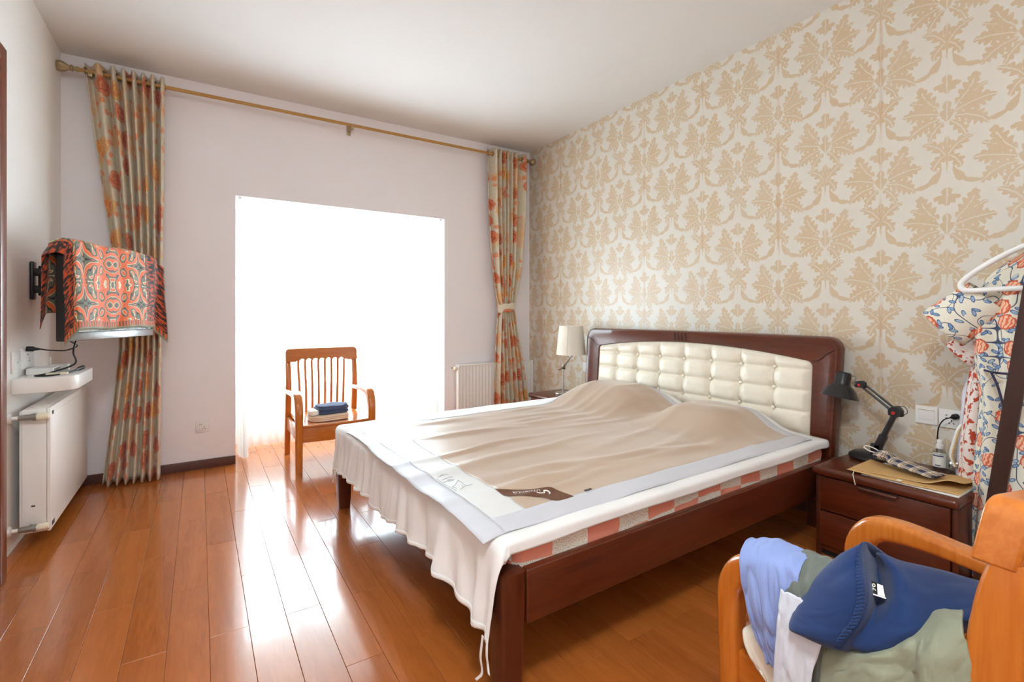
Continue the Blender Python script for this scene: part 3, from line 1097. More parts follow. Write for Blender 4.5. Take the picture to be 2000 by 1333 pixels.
# ------------------------------------------------------------------ sockets and switches
def socket_plate(name, label, M, holes='five', group=None, w=0.086, hgt=0.086):
    """plate in the local xz plane, facing local -y"""
    o = thing(name, label, 'socket' if name != 'light_switch' else 'switch', M.to_translation(), 0, group)
    ob('plate', MB().box(-w / 2, w / 2, -0.009, 0, -hgt / 2, hgt / 2, 0.003, 2, M), M_plastic_w, o)
    if holes == 'switch':
        ob('rocker', MB().box(-w * 0.37, w * 0.37, -0.0125, -0.0085, -hgt * 0.26, hgt * 0.27, 0.0015, 2, M @ RX(0.05)), M_plastic_w, o)
        ob('indicator', MB().box(-w * 0.37, w * 0.37, -0.0098, -0.0088, hgt * 0.275, hgt * 0.295, 0, 1, M), M_brass, o)
    else:
        ob('face', MB().box(-w * 0.34, w * 0.34, -0.0105, -0.0085, -hgt * 0.35, hgt * 0.35, 0.0015, 2, M), M_plastic_w, o)
        if holes == 'five':
            sl = [(-0.016, 0.016, 0.0), (-0.006, 0.016, 0.0)]
            sl += [(0.012, -0.004, 0.0), (0.004, -0.018, 0.6), (0.020, -0.018, -0.6)]
        elif holes == 'vert':
            sl = [(-0.014, 0.017, 1.57), (-0.014, 0.004, 1.57), (0.004, -0.008, 0.0), (-0.004, -0.020, 0.6), (0.012, -0.020, -0.6)]
        else:
            sl = [(0.0, -0.004, 0.0)]
        for (sx, sz, a) in sl:
            ob('slot', MB().box(-0.0016, 0.0016, -0.0111, -0.0098, -0.004, 0.004, 0, 1, M @ T((sx, 0, sz)) @ RY(a)), M_dark, o)
    return o
socket_plate('wall_socket', 'white wall socket low on the lilac wall beside the window bay', T((0.016, YB, 0.312)))
MR = RZ(-PI / 2)     # plates on the right wall face -x
socket_plate('light_switch', 'white rocker light switch on the damask wall beside the desk lamp', T((XR, 0.905, 0.658)) @ MR, 'switch')
socket_plate('wall_socket', 'white wall socket on the damask wall with a black plug in it', T((XR, 0.815, 0.655)) @ MR, 'vert')
socket_plate('wall_socket', 'white wall socket on the damask wall between shaded lamp and headboard', T((XR, 3.345, 0.660)) @ MR, 'one', None, 0.12)
ML = RZ(PI / 2)
socket_plate('wall_socket', 'white wall plate above the small shelf, next to the door casing', T((XL, 3.335, 0.910)) @ ML, 'one', None, 0.122, 0.105)
socket_plate('wall_socket', 'white double wall socket above the small shelf with the television plug', T((XL, 3.515, 0.918)) @ ML, 'five', None, 0.22, 0.105)

def plug(name, label, pts, r, plug_at, plug_to, mat=M_cable, w=0.016):
    root = thing(name, label, 'cable', plug_at)
    ob('cord', MB().tube(spline(pts, 8), r, 8), mat, root)
    a, b = Vector(plug_at), Vector(plug_to)
    ob('plug', MB().tube([a, a.lerp(b, 0.45), a.lerp(b, 0.55), b], [w * 1.0, w * 1.0, w * 0.7, w * 0.3], 10), M_black, root)
    return root
plug('power_cable', 'black cable plugged into the socket behind the spray bottle', [(XR - 0.045, 0.803, 0.668), (XR - 0.06, 0.825, 0.655), (XR - 0.05, 0.846, 0.615), (XR - 0.03, 0.857, 0.55), (XR - 0.018, 0.862, 0.48), (XR - 0.016, 0.866, 0.432)], 0.0028, (XR - 0.012, 0.792, 0.672), (XR - 0.048, 0.804, 0.668), M_cable, 0.013)
plug('power_cable', 'black cable at the socket behind the far end of the headboard', [(XR - 0.03, 3.30, 0.672), (XR - 0.03, 3.325, 0.66), (XR - 0.018, 3.338, 0.62), (XR - 0.014, 3.325, 0.56), (XR - 0.014, 3.30, 0.50)], 0.0028, (XR - 0.012, 3.296, 0.672), (XR - 0.035, 3.30, 0.672), M_cable, 0.012)

# ------------------------------------------------------------------ wall shelf with small devices
def shelf_outline():
    x0, x1, ya, yb, r = XL, -0.532, 3.275, 3.757, 0.15
    out = [(x0, ya)]
    for i in range(13):
        a = -PI / 2 + PI / 2 * i / 12
        out.append((x1 - r + r * math.cos(a), ya + r * 0.75 + r * 0.75 * math.sin(a)))
    out += [(x1, yb), (x0, yb)]
    return out
tag(ob('wall_shelf', MB().prism(shelf_outline(), 0.072, T((0, 0, 0.757)), 0.003), M_rad), 'small white rounded wall shelf above the flat radiator', 'shelf')
bx = thing('network_box', 'flat white network box at the back of the small shelf', 'network box', (-0.66, 3.60, 0.829))
ob('case', MB().box(-0.755, -0.650, 3.47, 3.62, 0.8292, 0.862, 0.004), M_plastic_w, bx)
ob('front_strip', MB().box(-0.6505, -0.6485, 3.485, 3.61, 0.835, 0.856, 0.0006), M_bezel, bx)
ad = thing('white_adapter', 'white adapter standing beside the network box on the shelf', 'adapter', (-0.63, 3.66, 0.829))
ob('case', MB().box(-0.700, -0.620, 3.635, 3.69, 0.8292, 0.866, 0.004), M_plastic_w, ad)
ob('antenna', MB().tube([(-0.70, 3.675, 0.866), (-0.70, 3.68, 0.905)], 0.003, 8), M_plastic_w, ad)
rm = thing('small_remote', 'small cream remote lying at the front of the shelf', 'remote', (-0.62, 3.43, 0.829))
ob('body', MB().box(-0.665, -0.580, 3.385, 3.425, 0.8292, 0.842, 0.005, 3), M_cream_pl, rm)
ob('button', MB().box(-0.635, -0.610, 3.400, 3.410, 0.8415, 0.8428), M_bezel, rm)

# ------------------------------------------------------------------ television on a swing arm
TO = Vector((-0.56, 3.27, 1.006))
TE = Vector((0.426, 0.905, 0)).normalized()
TN = Vector((0.905, -0.426, 0)).normalized()
TL, TH, TT = 0.72, 0.50, 0.055
MT = Matrix(((TE.x, -TN.x, 0, TO.x), (TE.y, -TN.y, 0, TO.y), (0, 0, 1, TO.z), (0, 0, 0, 1)))    # local x along, y backwards, z up
tv = thing('television', 'flat television on a swing arm, mostly hidden by the scarf', 'television', TO)
ob('housing', MB().box(0, TL, 0.004, TT, 0, TH, 0.006, 3, MT), M_black, tv)
ob('screen', MB().box(0.018, TL - 0.018, 0.001, 0.0045, 0.045, TH - 0.015, 0.0, 1, MT), M_screen, tv)
ob('lower_bezel', MB().box(0.006, TL - 0.006, -0.003, 0.0045, 0.002, 0.043, 0.002, 2, MT), M_bezel, tv)
ob('sticker', MB().box(0.025, 0.20, -0.0005, 0.0012, 0.047, 0.066, 0.0, 1, MT), M_white_in, tv)
arm = thing('swing_arm_mount', 'black swing arm wall mount behind the television', 'wall mount', (XL, 3.604, 1.32))
ob('wall_plate', MB().box(XL, XL + 0.018, 3.575, 3.633, 1.222, 1.428, 0.008, 3), M_black_metal, arm)
for zz in (1.372, 1.278):
    ob('arm_link', MB().tube([(XL + 0.016, 3.604, zz), (XL + 0.06, 3.604, zz)], 0.022, 14).tube([(XL + 0.055, 3.604, zz), (-0.60, 3.615, zz - 0.002), (-0.545, 3.62, zz - 0.004)], [0.022, 0.017, 0.018], 12), M_black_metal, arm)
ob('pivot', MB().tube([(XL + 0.045, 3.604, 1.245), (XL + 0.045, 3.604, 1.405)], 0.015, 14), M_black_metal, arm)
ob('tilt_head', MB().tube([(-0.545, 3.62, 1.255), (-0.545, 3.62, 1.395)], 0.020, 14).box(-0.545, -0.470, 3.605, 3.635, 1.30, 1.35, 0.004), M_black_metal, arm)
ob('screen_bracket', MB().box(0.27, 0.45, TT + 0.0005, TT + 0.012, 0.17, 0.37, 0.003, 2, MT), M_black_metal, arm)
def tvp(x, y, z): return tuple(MT @ Vector((x, y, z)))
plug('power_cable', 'black television lead plugged into the double socket above the shelf',
     [(-0.70, 3.47, 0.962), (-0.66, 3.46, 0.955), (-0.60, 3.47, 0.952), (-0.55, 3.44, 0.975), tvp(0.06, 0.03, 0.0)], 0.0035, (XL + 0.012, 3.48, 0.965), (XL + 0.065, 3.472, 0.962), M_cable, 0.014)
hd = plug('video_cable', 'thick black video cable looped over the shelf under the television',
     [tvp(0.10, 0.03, 0.0), tvp(0.09, 0.035, -0.06), (-0.57, 3.50, 0.875), (-0.66, 3.44, 0.838), (-0.70, 3.37, 0.8335), (-0.64, 3.345, 0.8335), (-0.60, 3.42, 0.8335), (-0.575, 3.56, 0.8355)], 0.0042, (-0.560, 3.66, 0.842), (-0.578, 3.545, 0.8365), M_cable, 0.011)

# scarf over the television
def scarf(u, v):
    a = -0.085 + u * 0.90
    s = v * 0.90                        # cloth length from the front hem
    front = 0.455
    ridge = TH + 0.012 + 0.004 * math.sin(a * 16)
    rip = 0.006 * math.sin(a * 23 + 1.0) + 0.010 * nz(a * 7, s * 4, 2.0)
    if s < front:
        z = ridge - (front - s)
        y = -0.010 - 0.030 * (1 - s / front) * (0.5 + 0.5 * math.sin(a * 15 + 0.5)) - abs(rip)
    elif s < front + 0.075:
        k = (s - front) / 0.075
        z = ridge + 0.012 * math.sin(k * PI)
        y = -0.010 + k * 0.085
    else:
        k = s - front - 0.075
        z = ridge - k
        y = 0.075 + 0.012 + abs(rip) + 0.10 * k * sstep(0.0, 0.3, k) * (0.4 if a < 0.1 else 0.15)
    x = a
    if a < 0.02:                        # near end: falls round the corner of the set
        k = 0.02 - a
        x = 0.02 - k * 0.45
        z -= k * 0.55 + k * k * 1.5
        if s < front:
            y += k * 0.10
    if a > 0.70:                        # far end: loose corner sagging past the set
        k = a - 0.70
        x = 0.70 + k * 0.80
        z -= k * k * 5.2 + k * 0.35 * (1 - min(1, s / front))
        y += 0.02 * math.sin(k * 30) - 0.06 * k
    return tvp(x, y, z)
sc = tag(ob('scarf', MB().grid(scarf, 96, 96, lambda u, v: (u * 0.90 - 0.03, v * 0.90)), M_scarf, sharp=0, solid=0.0025), 'orange and grey paisley scarf draped over the television', 'scarf')
def fringe():
    mb = MB()
    for i in range(150):
        u = (i + 0.5) / 150
        p = Vector(scarf(u, 0.0)); q = Vector(scarf(u, 0.012))
        d = (p - q).normalized()
        e = p + d * (0.012 + 0.006 * random.random()) + TE * random.uniform(-0.003, 0.003)
        w = TE * 0.0022
        mb.add([p - w, p + w, e], [(0, 1, 2)])
    for i in range(110):
        v = (i + 0.5) / 110
        p = Vector(scarf(1.0, v)); q = Vector(scarf(0.985, v))
        d = (p - q).normalized()
        e = p + d * (0.010 + 0.006 * random.random()) + Vector((0, 0, random.uniform(-0.004, 0.002)))
        mb.add([p + Vector((0, 0, 0.002)), p - Vector((0, 0, 0.002)), e], [(0, 1, 2)])
    return mb
fr = ob('fringe', fringe(), M_fringe, sc, sharp=0)
fr['kind'] = 'stuff'

# ------------------------------------------------------------------ slatted wooden armchair (local: front at y=0 facing -y)
def armchair(label, loc, rz, group):
    c = thing('wooden_armchair', label, 'chair', loc, rz, group)
    hw = 0.262
    L = dict(parent=c, local=True)
    for s in (-1, 1):
        x = s * hw
        # bent arm running down into the front leg
        pts = spline([(x, 0.030, 0.0), (x, 0.030, 0.20), (x, 0.026, 0.38), (x, 0.034, 0.465), (x, 0.075, 0.522), (x, 0.14, 0.540), (x, 0.26, 0.540), (x, 0.42, 0.528), (x, 0.530, 0.520)], 7)
        n = len(pts)
        hs, wsx = [], []
        for i, p in enumerate(pts):
            t = i / (n - 1)
            hs.append(interp(t, (0, 0.30, 0.50, 0.62, 0.75, 1), (0.046, 0.062, 0.070, 0.060, 0.040, 0.034)))
            wsx.append(interp(t, (0, 0.4, 0.6, 0.8, 1), (0.048, 0.056, 0.062, 0.066, 0.050)))
        ob('arm_and_front_leg', MB().sweep(pts, wsx, hs, (1, 0, 0), 0.3), M_orange, sharp=35, **L)
        ob('foot_pad', MB().tube([(x, 0.030, 0.0), (x, 0.030, 0.006)], 0.018, 12), M_dark, **L)
        bp = spline([(x, 0.590, 0.0), (x, 0.572, 0.20), (x, 0.545, 0.40), (x, 0.535, 0.54), (x, 0.545, 0.68), (x, 0.560, 0.766)], 7)
        n = len(bp)
        ob('back_post', MB().sweep(bp, [interp(i / (n - 1), (0, 0.5, 1), (0.042, 0.046, 0.040)) for i in range(n)], [interp(i / (n - 1), (0, 0.5, 0.65, 1), (0.046, 0.066, 0.074, 0.050)) for i in range(n)], (1, 0, 0), 0.3), M_orange, sharp=35, **L)
        ob('side_apron', MB().box(x - 0.012, x + 0.012, 0.055, 0.545, 0.215, 0.315, 0.006), M_orange_y, **L)
    # front apron, slightly bowed
    fa = spline([(-hw + 0.02, 0.028, 0.265), (-0.12, 0.012, 0.265), (0, 0.006, 0.265), (0.12, 0.012, 0.265), (hw - 0.02, 0.028, 0.265)], 6)
    ob('front_apron', MB().sweep(fa, 0.108, 0.026, (0, 0, 1), 0.25), M_orange_x, **L)
    ob('rear_apron', MB().box(-hw + 0.02, hw - 0.02, 0.535, 0.560, 0.235, 0.335, 0.006), M_orange_x, **L)
    # dished seat
    def seat(u, v):
        x = (u - 0.5) * 0.50
        y = 0.004 + v * 0.535 - (0.012 * math.cos((u - 0.5) * PI) if v < 0.5 else 0)
        return (x, y, 0.336 - 0.010 * math.sin(u * PI) * math.sin(min(1, v * 1.3) * PI))
    ob('seat', MB().grid(seat, 24, 24), M_orange_x, sharp=0, solid=0.018, off=-1.0, **L)
    # top rail with scalloped lower edge: front outline extruded and bent backwards
    nx = 108
    ew = hw + 0.022
    def rail_pt(x, z):
        yb = interp(z, (0.30, 0.54, 0.68, 0.845), (0.568, 0.537, 0.546, 0.578))
        return yb + 0.020 * math.cos(x / hw * PI / 2)
    slx = [(-3.5 + i) * 0.052 for i in range(8)]
    lo_, hi_ = [], []
    for i in range(nx + 1):
        x = -ew + 2 * ew * i / nx
        e = (ew - abs(x))
        zt = 0.860 - (0.0 if e > 0.03 else 0.03 - math.sqrt(max(0.0, 0.03 ** 2 - (0.03 - e) ** 2)))
        zb = 0.758
        for a, b in zip(slx[:-1], slx[1:]):
            m = (a + b) / 2
            if abs(x - m) < 0.019:
                zb = 0.758 + 0.016 * math.sqrt(max(0, 1 - ((x - m) / 0.019) ** 2))
        if abs(x) > 0.205:
            zb = 0.752
        lo_.append((x, min(zb, zt - 0.02))); hi_.append((x, zt))
    vsx, fs = [], []
    for dy in (-0.012, 0.046):
        for pts in (lo_, hi_):
            for (x, z) in pts:
                vsx.append((x, rail_pt(x, z) - 0.034 + dy, z))
    m = nx + 1
    for i in range(nx):
        fs += [(i, i + 1, m + i + 1, m + i), (2 * m + i + 1, 2 * m + i, 3 * m + i, 3 * m + i + 1),
               (m + i, m + i + 1, 3 * m + i + 1, 3 * m + i), (i + 1, i, 2 * m + i, 2 * m + i + 1)]
    fs += [(0, m, 3 * m, 2 * m), (m - 1, 3 * m - 1, 4 * m - 1, 2 * m - 1)]
    tr = ob('top_rail', MB().add(vsx, fs), M_orange_x, sharp=40, **L)
    bv = tr.modifiers.new('round', 'BEVEL'); bv.width = 0.011; bv.segments = 4; bv.limit_method = 'ANGLE'; bv.angle_limit = math.radians(50)
    for x in slx:
        sp = spline([(x * 0.94, 0.566, 0.30), (x * 0.95, 0.552, 0.42), (x * 0.97, 0.550, 0.56), (x, 0.560, 0.68), (x, rail_pt(x, 0.77) - 0.016, 0.77)], 6)
        ob('back_slat', MB().sweep(sp, 0.018, 0.014, (1, 0, 0), 0.25, 3), M_orange, sharp=40, **L)
    return c
chairA = armchair('honey wood slatted armchair in front of the window bay', (0.865, 3.765, 0), 0.0, 'matching slatted armchairs')
chairB = armchair('honey wood armchair heaped with clothes, cut off by the photo corner', (1.405, 0.735, 0), math.radians(172), 'matching slatted armchairs')

# folded clothes on the window chair
def folded(name, label, cx, cy, cz, lx, ly, hz, rz, mat, seed, layers=3):
    o = thing(name, label, 'clothing', (cx, cy, cz), rz)
    def fn(u, v):
        a = 2 * PI * u
        p = 0.28
        ca, sa = math.cos(a), math.sin(a)
        r = 1.0
        x = math.copysign(abs(ca) ** 0.55, ca) * lx / 2
        y = math.copysign(abs(sa) ** 0.55, sa) * ly / 2
        if v < 0.75:
            t = v / 0.75
            k = 1 + 0.035 * math.sin(t * layers * 2 * PI) - 0.05 * (2 * t - 1) ** 4
            z = hz * t * (1 - 0.1 * nz(x * 8, y * 8, seed))
        else:
            t = (v - 0.75) / 0.25
            k = (1 - t) * 0.95
            z = hz * (1 + 0.10 * t) + 0.006 * nz(x * 14 * k, y * 14 * k, seed + 2)
        return (x * k + 0.004 * nz(a, v * 5, seed), y * k + 0.004 * nz(v * 5, a, seed), max(0.001, z))
    ob('folded_cloth', MB().grid(fn, 48, 24), mat, o, local=True, sharp=0)
    return o
folded('folded_garment', 'folded beige garment lying on the window armchair seat', 0.84, 3.955, 0.333, 0.29, 0.20, 0.042, 0.08, M_beige_cl, 1.0)
folded('folded_garment', 'folded slate blue garment on top of the beige one', 0.865, 3.965, 0.379, 0.24, 0.17, 0.060, 0.10, M_navy_fold, 2.0, 2)
folded('folded_garment', 'small striped white garment beside the slate blue one on the armchair', 0.727, 3.955, 0.378, 0.068, 0.14, 0.035, 0.05, M_paper, 3.0, 3)

# ------------------------------------------------------------------ bed (local: foot at x=0, head towards +x)
BED_LOC, BED_RZ = (0.70, 2.10, 0.0), math.radians(1.5)
bed = thing('double_bed', 'dark wood double bed with tufted cream leather headboard', 'bed', BED_LOC, BED_RZ)
LB = dict(parent=bed, local=True)
for s in (-1, 1):
    def postf(z): return 0.0
    ob('post', MB().sweep([(0.043, s * 0.877, 0.0), (0.043, s * 0.877, 0.06), (0.043, s * 0.877, 0.30), (0.043, s * 0.877, 0.392)], [0.062, 0.070, 0.084, 0.084], [0.062, 0.070, 0.084, 0.084], (0, 1, 0), 0.14), M_darkwood_z, **LB)
    ob('side_rail', MB().box(0.086, 2.10, s * 0.905 - 0.016, s * 0.905 + 0.014, 0.235, 0.395, 0.005, 3), M_darkwood, **LB)
ob('foot_rail', MB().box(0.020, 0.050, -0.834, 0.834, 0.225, 0.388, 0.005, 3), M_darkwood_y, **LB)
for i in range(9):
    ob('bed_slat', MB().box(0.15 + i * 0.225, 0.25 + i * 0.225, -0.885, 0.885, 0.262, 0.280, 0.003), M_darkwood_y, **LB)
# headboard
HB0, LEAN, HY = 2.065, 0.082, 0.055
def hbx(z): return HB0 + LEAN * z
def outline(hw0, hw1, ztop, r, arch, zc):
    """from +y foot up, across, down to -y foot"""
    pts = []
    for i in range(10):
        t = i / 9
        pts.append((hw0 + (hw1 - hw0) * t, t * (ztop - r)))
    for i in range(1, 9):
        a = PI / 2 * i / 9
        pts.append((hw1 - r + r * math.cos(a), ztop - r + r * math.sin(a)))
    for i in range(31):
        y = (hw1 - r) * (1 - 2 * i / 30)
        pts.append((y, ztop + arch * (1 - (y / (hw1 - r)) ** 2)))
    for i in range(8, 0, -1):
        a = PI / 2 * i / 9
        pts.append((-(hw1 - r + r * math.cos(a)), ztop - r + r * math.sin(a)))
    for i in range(9, -1, -1):
        t = i / 9
        pts.append((-(hw0 + (hw1 - hw0) * t), t * (ztop - r)))
    return pts
OUT = outline(0.945, 0.972, 1.022, 0.075, 0.004, 0)
INN = outline(0.832, 0.832, 0.885, 0.035, 0.062, 0)
prof = [(0.0, 0.040), (0.0, 0.004), (0.04, -0.002), (0.3, -0.006), (0.62, -0.014), (0.84, -0.022), (0.93, -0.019), (0.985, -0.008), (1.0, 0.008), (1.0, 0.046), (0.97, 0.052), (0.0, 0.052)]
vsx, fs = [], []
K = len(prof)
for (o_, i_) in zip(OUT, INN):
    for (b, dx) in prof:
        y = i_[0] + (o_[0] - i_[0]) * b
        z = i_[1] + (o_[1] - i_[1]) * b
        vsx.append((hbx(z) + dx, y + HY, z))
for i in range(len(OUT) - 1):
    for k in range(K):
        q = (k + 1) % K
        fs.append((i * K + k, i * K + q, (i + 1) * K + q, (i + 1) * K + k))
fs.append(tuple(range(K))); fs.append(tuple(reversed([(len(OUT) - 1) * K + k for k in range(K)])))
hbf = ob('headboard_frame', MB().add(vsx, fs), M_darkwood_y, sharp=32, **LB)
for i in range(4):
    y = HY + 0.03 + (i - 1.5) * 0.030
    ob('groove', MB().tube([(hbx(0.958) - 0.0075, y, 0.958), (hbx(0.99) - 0.0185, y, 0.992), (hbx(1.01) - 0.0215, y, 1.008), (hbx(1.02) - 0.010, y, 1.0265)], 0.0022, 6), M_dark, hbf, local=True)
for s in (-1, 1):
    js = spline([(hbx(0.885) - 0.004, HY + s * 0.836, 0.885), (hbx(0.905) - 0.010, HY + s * 0.870, 0.893), (hbx(0.93) - 0.017, HY + s * 0.905, 0.925), (hbx(0.955) - 0.022, HY + s * 0.945, 0.950), (hbx(0.96) - 0.013, HY + s * 0.966, 0.957)], 6)
    ob('joint_line', MB().tube(js, 0.0015, 6), M_dark, hbf, local=True)
# tufted pad: eight columns, rows 12 cm high
def pad(u, v):
    y = (0.5 - u) * 2 * 0.833
    top = 0.887 + 0.062 * (1 - (y / 0.80) ** 2) if abs(y) < 0.80 else 0.887
    if abs(y) > 0.80:
        e = (abs(y) - 0.80) / 0.033
        top -= 0.033 * (1 - math.sqrt(max(0, 1 - e * e)))
    z = 0.40 + v * (top - 0.40)
    a = (y + 0.833) / 0.20825
    r = (z - 0.835) / 0.118
    ca, cr = abs(math.sin(PI * a)), abs(math.sin(PI * r))
    fa = 1 - (1 - ca) ** 2.2
    fr_ = 1 - (1 - cr) ** 2.2
    bul = 0.45 + 0.55 * min(fa, fr_) ** 0.7
    bul *= 0.55 + 0.45 * math.sqrt(fa * fr_ + (1 - fa * fr_) * 0.6)
    ia, ir = round(a), round(r)
    db = math.hypot((a - ia) * 0.208, (r - ir) * 0.118)
    if 0 < ia < 8 and -4 < ir < 1:
        bul -= 0.60 * math.exp(-(db / 0.024) ** 2)
        wr = nz(math.atan2(r - ir, a - ia) * 2.2, ia * 3.1, ir * 1.7)
        bul += 0.14 * wr * math.exp(-(db / 0.05) ** 2)
    edge = min(u, 1 - u) * 1.666
    et = (top - z)
    edge = min(edge, max(0.0, et))
    ef = min(1.0, math.sqrt(max(0, edge) / 0.035)) if edge < 0.035 else 1.0
    return (hbx(z) + 0.014 - (0.034 * bul * (0.35 + 0.65 * ef)) * (ef ** 0.5), HY + y, z)
pd_ = ob('tufted_pad', MB().grid(pad, 224, 84), M_pad, sharp=0, **LB)
for ia in range(1, 8):
    for ir in range(-3, 1):
        y = ia * 0.20825 - 0.833
        z = 0.835 + ir * 0.118
        if z < 0.44:
            continue
        ob('button', MB().lathe([(0.0, 0.0035), (0.006, 0.0028), (0.010, 0.0), (0.010, -0.004)][::-1], 12, T((hbx(z) + 0.004, HY + y, z)) @ RY(-PI / 2)), M_pad, pd_, local=True)

# mattress in its checked quilt cover
def rrect(x0, x1, y0, y1, r, n=6):
    out = []
    for cx, cyy, a0 in ((x1 - r, y1 - r, 0), (x0 + r, y1 - r, PI / 2), (x0 + r, y0 + r, PI), (x1 - r, y0 + r, 1.5 * PI)):
        for j in range(n + 1):
            a = a0 + PI / 2 * j / n
            out.append((cx + r * math.cos(a), cyy + r * math.sin(a)))
    return out
def dense(out, step=0.03):
    res = []
    for a, b in zip(out, out[1:] + out[:1]):
        k = max(1, int(math.dist(a, b) / step))
        for j in range(k):
            res.append((a[0] + (b[0] - a[0]) * j / k, a[1] + (b[1] - a[1]) * j / k))
    return res
mt = thing('mattress', 'thick mattress in a coral and beige checked cover', 'mattress', BED_LOC, BED_RZ)
ring = dense(rrect(0.058, 2.04, -0.886, 0.886, 0.05))
ring = ring + [ring[0]]
per = [0.0]
for a, b in zip(ring[:-1], ring[1:]):
    per.append(per[-1] + math.dist(a, b))
zs_ = [0.283, 0.30, 0.34, 0.38, 0.41, 0.44, 0.46, 0.474, 0.482, 0.484]
ins = [0.02, 0.006, 0.0, 0.0, 0.0, 0.0, 0.002, 0.008, 0.02, 0.045]
def mfn(u, v):
    i = u * (len(ring) - 1); k = min(len(ring) - 2, int(i)); f = i - k
    x = ring[k][0] * (1 - f) + ring[k + 1][0] * f
    y = ring[k][1] * (1 - f) + ring[k + 1][1] * f
    j = int(round(v * (len(zs_) - 1)))
    s_ = per[k] * (1 - f) + per[k + 1] * f
    w = 0.007 * nz(s_ * 9, zs_[j] * 20, 1.0) + 0.004 * math.sin(s_ * 31 + zs_[j] * 60)
    d = ins[j] - w * (1 if 2 <= j <= 6 else 0.3)
    cx, cyy = 1.049, 0.0
    x += math.copysign(min(abs(cx - x), d), cx - x) if abs(x - cx) > 0.90 else 0
    y += math.copysign(min(abs(cyy - y), d), cyy - y) if abs(y - cyy) > 0.82 else 0
    return (x, y, zs_[j])
def muv(u, v):
    i = u * (len(ring) - 1); k = min(len(ring) - 2, int(i)); f = i - k
    s_ = per[k] * (1 - f) + per[k + 1] * f
    z = zs_[int(round(v * (len(zs_) - 1)))]
    return (s_ + 0.06 + 0.10, z - 0.398 + 0.112 + 0.014 * math.sin(s_ * 5))
mm = MB().grid(mfn, len(ring) - 1, len(zs_) - 1, muv)
nb = len(ring)
topi = list(range((len(zs_) - 1) * nb, (len(zs_) - 1) * nb + nb - 1))
mm.f.append(tuple(topi)); mm.uv.append([(0, 0)] * len(topi))
ob('quilt_cover', mm, M_check, mt, local=True, sharp=50)

# bed surface under the sheet and the mat
random.seed(21)
RID = []
for i in range(26):
    RID.append((random.uniform(0.25, 1.5), random.uniform(-0.72, 0.6), random.uniform(0.12, 0.42), random.uniform(0.018, 0.040), random.uniform(-0.22, 0.10), random.uniform(0.006, 0.014)))
def bedz(x, y, wr=1.0):
    z = 0.488 + 0.014 * (1 - min(1, abs(y) / 0.9) ** 3) + 0.004 * sstep(0, 0.4, x)
    px = sstep(1.34, 1.70, x) * (1 - 0.30 * sstep(1.84, 2.05, x))
    far = math.exp(-((y - 0.34) / 0.36) ** 4)
    near = math.exp(-((y + 0.40) / 0.245) ** 4)
    z += px * (0.150 * far + 0.115 * near)
    if wr:
        for (cx, c_y, lx, sy, sl, am) in RID:
            dx = (x - cx) / lx
            if abs(dx) < 2:
                dy = (y - c_y - sl * (x - cx) - 0.015 * math.sin((x - cx) * 9)) / sy
                if abs(dy) < 3:
                    z += wr * am * math.exp(-dx * dx) * math.exp(-dy * dy)
        z += wr * 0.004 * nz(x * 5, y * 9, 1.0)
        z += wr * px * 0.008 * nz(x * 9, y * 6, 5.0)
    return z

# white sheet
sheet_root = thing('bed_sheet', 'white cotton sheet hanging over the foot and side of the bed', 'sheet', BED_LOC, BED_RZ)
FX, NY, FY = 0.035, -0.890, 0.890
pp = list(np.linspace(-0.255, 0.0, 30)) + list(np.linspace(0.0, 2.0, 84)[1:])
qq = list(np.linspace(-0.046, 0.0, 9)) + list(np.linspace(0.0, 1.78, 110)[1:]) + list(np.linspace(1.78, 1.98, 14)[1:])
def shpos(p, q):
    dx = max(0.0, -p); dn = max(0.0, -q); df = max(0.0, q - 1.78)
    x = FX + max(p, 0.0); y = NY + min(max(q, 0.0), 1.78)
    zt = bedz(max(x, 0.02), y, 0.5) - 0.003
    dy = dn if dn > 0 else df
    r = math.hypot(dx, dy)
    if r < 1e-6:
        return (x, y, zt)
    ox, oy = -dx / r, (-dn if dn > 0 else df) / r
    hang = 1.0 + (0.045 * math.sin(y * 8.0 + 1.0) + 0.05 * nz(y * 5, 3.0)) * (dx > 0.05)
    if dx > 0 and y < -0.55:
        hang += 0.16 * sstep(-0.60, -0.89, y) * sstep(0, 0.2, dx)
    if dn > 0:
        hang *= 1.0 + 0.10 * math.sin(x * 9.0) + 0.55 * sstep(1.75, 2.02, x) * nz(x * 8, 1.0)
    R = 0.035 if dx >= dn else 0.014
    if r < R * PI / 2:
        out = R * math.sin(r / R); dn_ = R * (1 - math.cos(r / R))
    else:
        out = R; dn_ = R + (r - R * PI / 2) * hang
    k = min(1.0, dn_ / 0.22)
    if dx > 0:
        rp_ = 0.007 * math.sin(y * 19 + 3.0 * nz(y * 2.3, 4.0) * 2) + 0.006 * math.sin(y * 53 + 4 * nz(y * 3, 9.0)) + 0.016 * nz(y * 8, dn_ * 4, 7.0) + 0.008 * nz(y * 23, dn_ * 6, 2.0)
        out += k * (0.022 + rp_ * 1.4)
    else:
        out += k * (0.014 + 0.010 * nz(x * 7, 2.0))
    return (x + ox * out, y + oy * out, zt - dn_)
def sfn(u, v):
    return shpos(pp[int(round(u * (len(pp) - 1)))], qq[int(round(v * (len(qq) - 1)))])
ob('cloth', MB().grid(sfn, len(pp) - 1, len(qq) - 1), M_sheet, sheet_root, local=True, sharp=0, solid=0.002)
def hemf(u, v):
    q = u * 1.78
    a = Vector(shpos(-0.255, q)); b = Vector(shpos(-0.240, q))
    p = b.lerp(a, 0.2 + v)
    return (p.x - 0.0025, p.y, p.z)
ob('hem', MB().grid(hemf, 160, 3), M_sheet, sheet_root, local=True, sharp=0, solid=0.002)
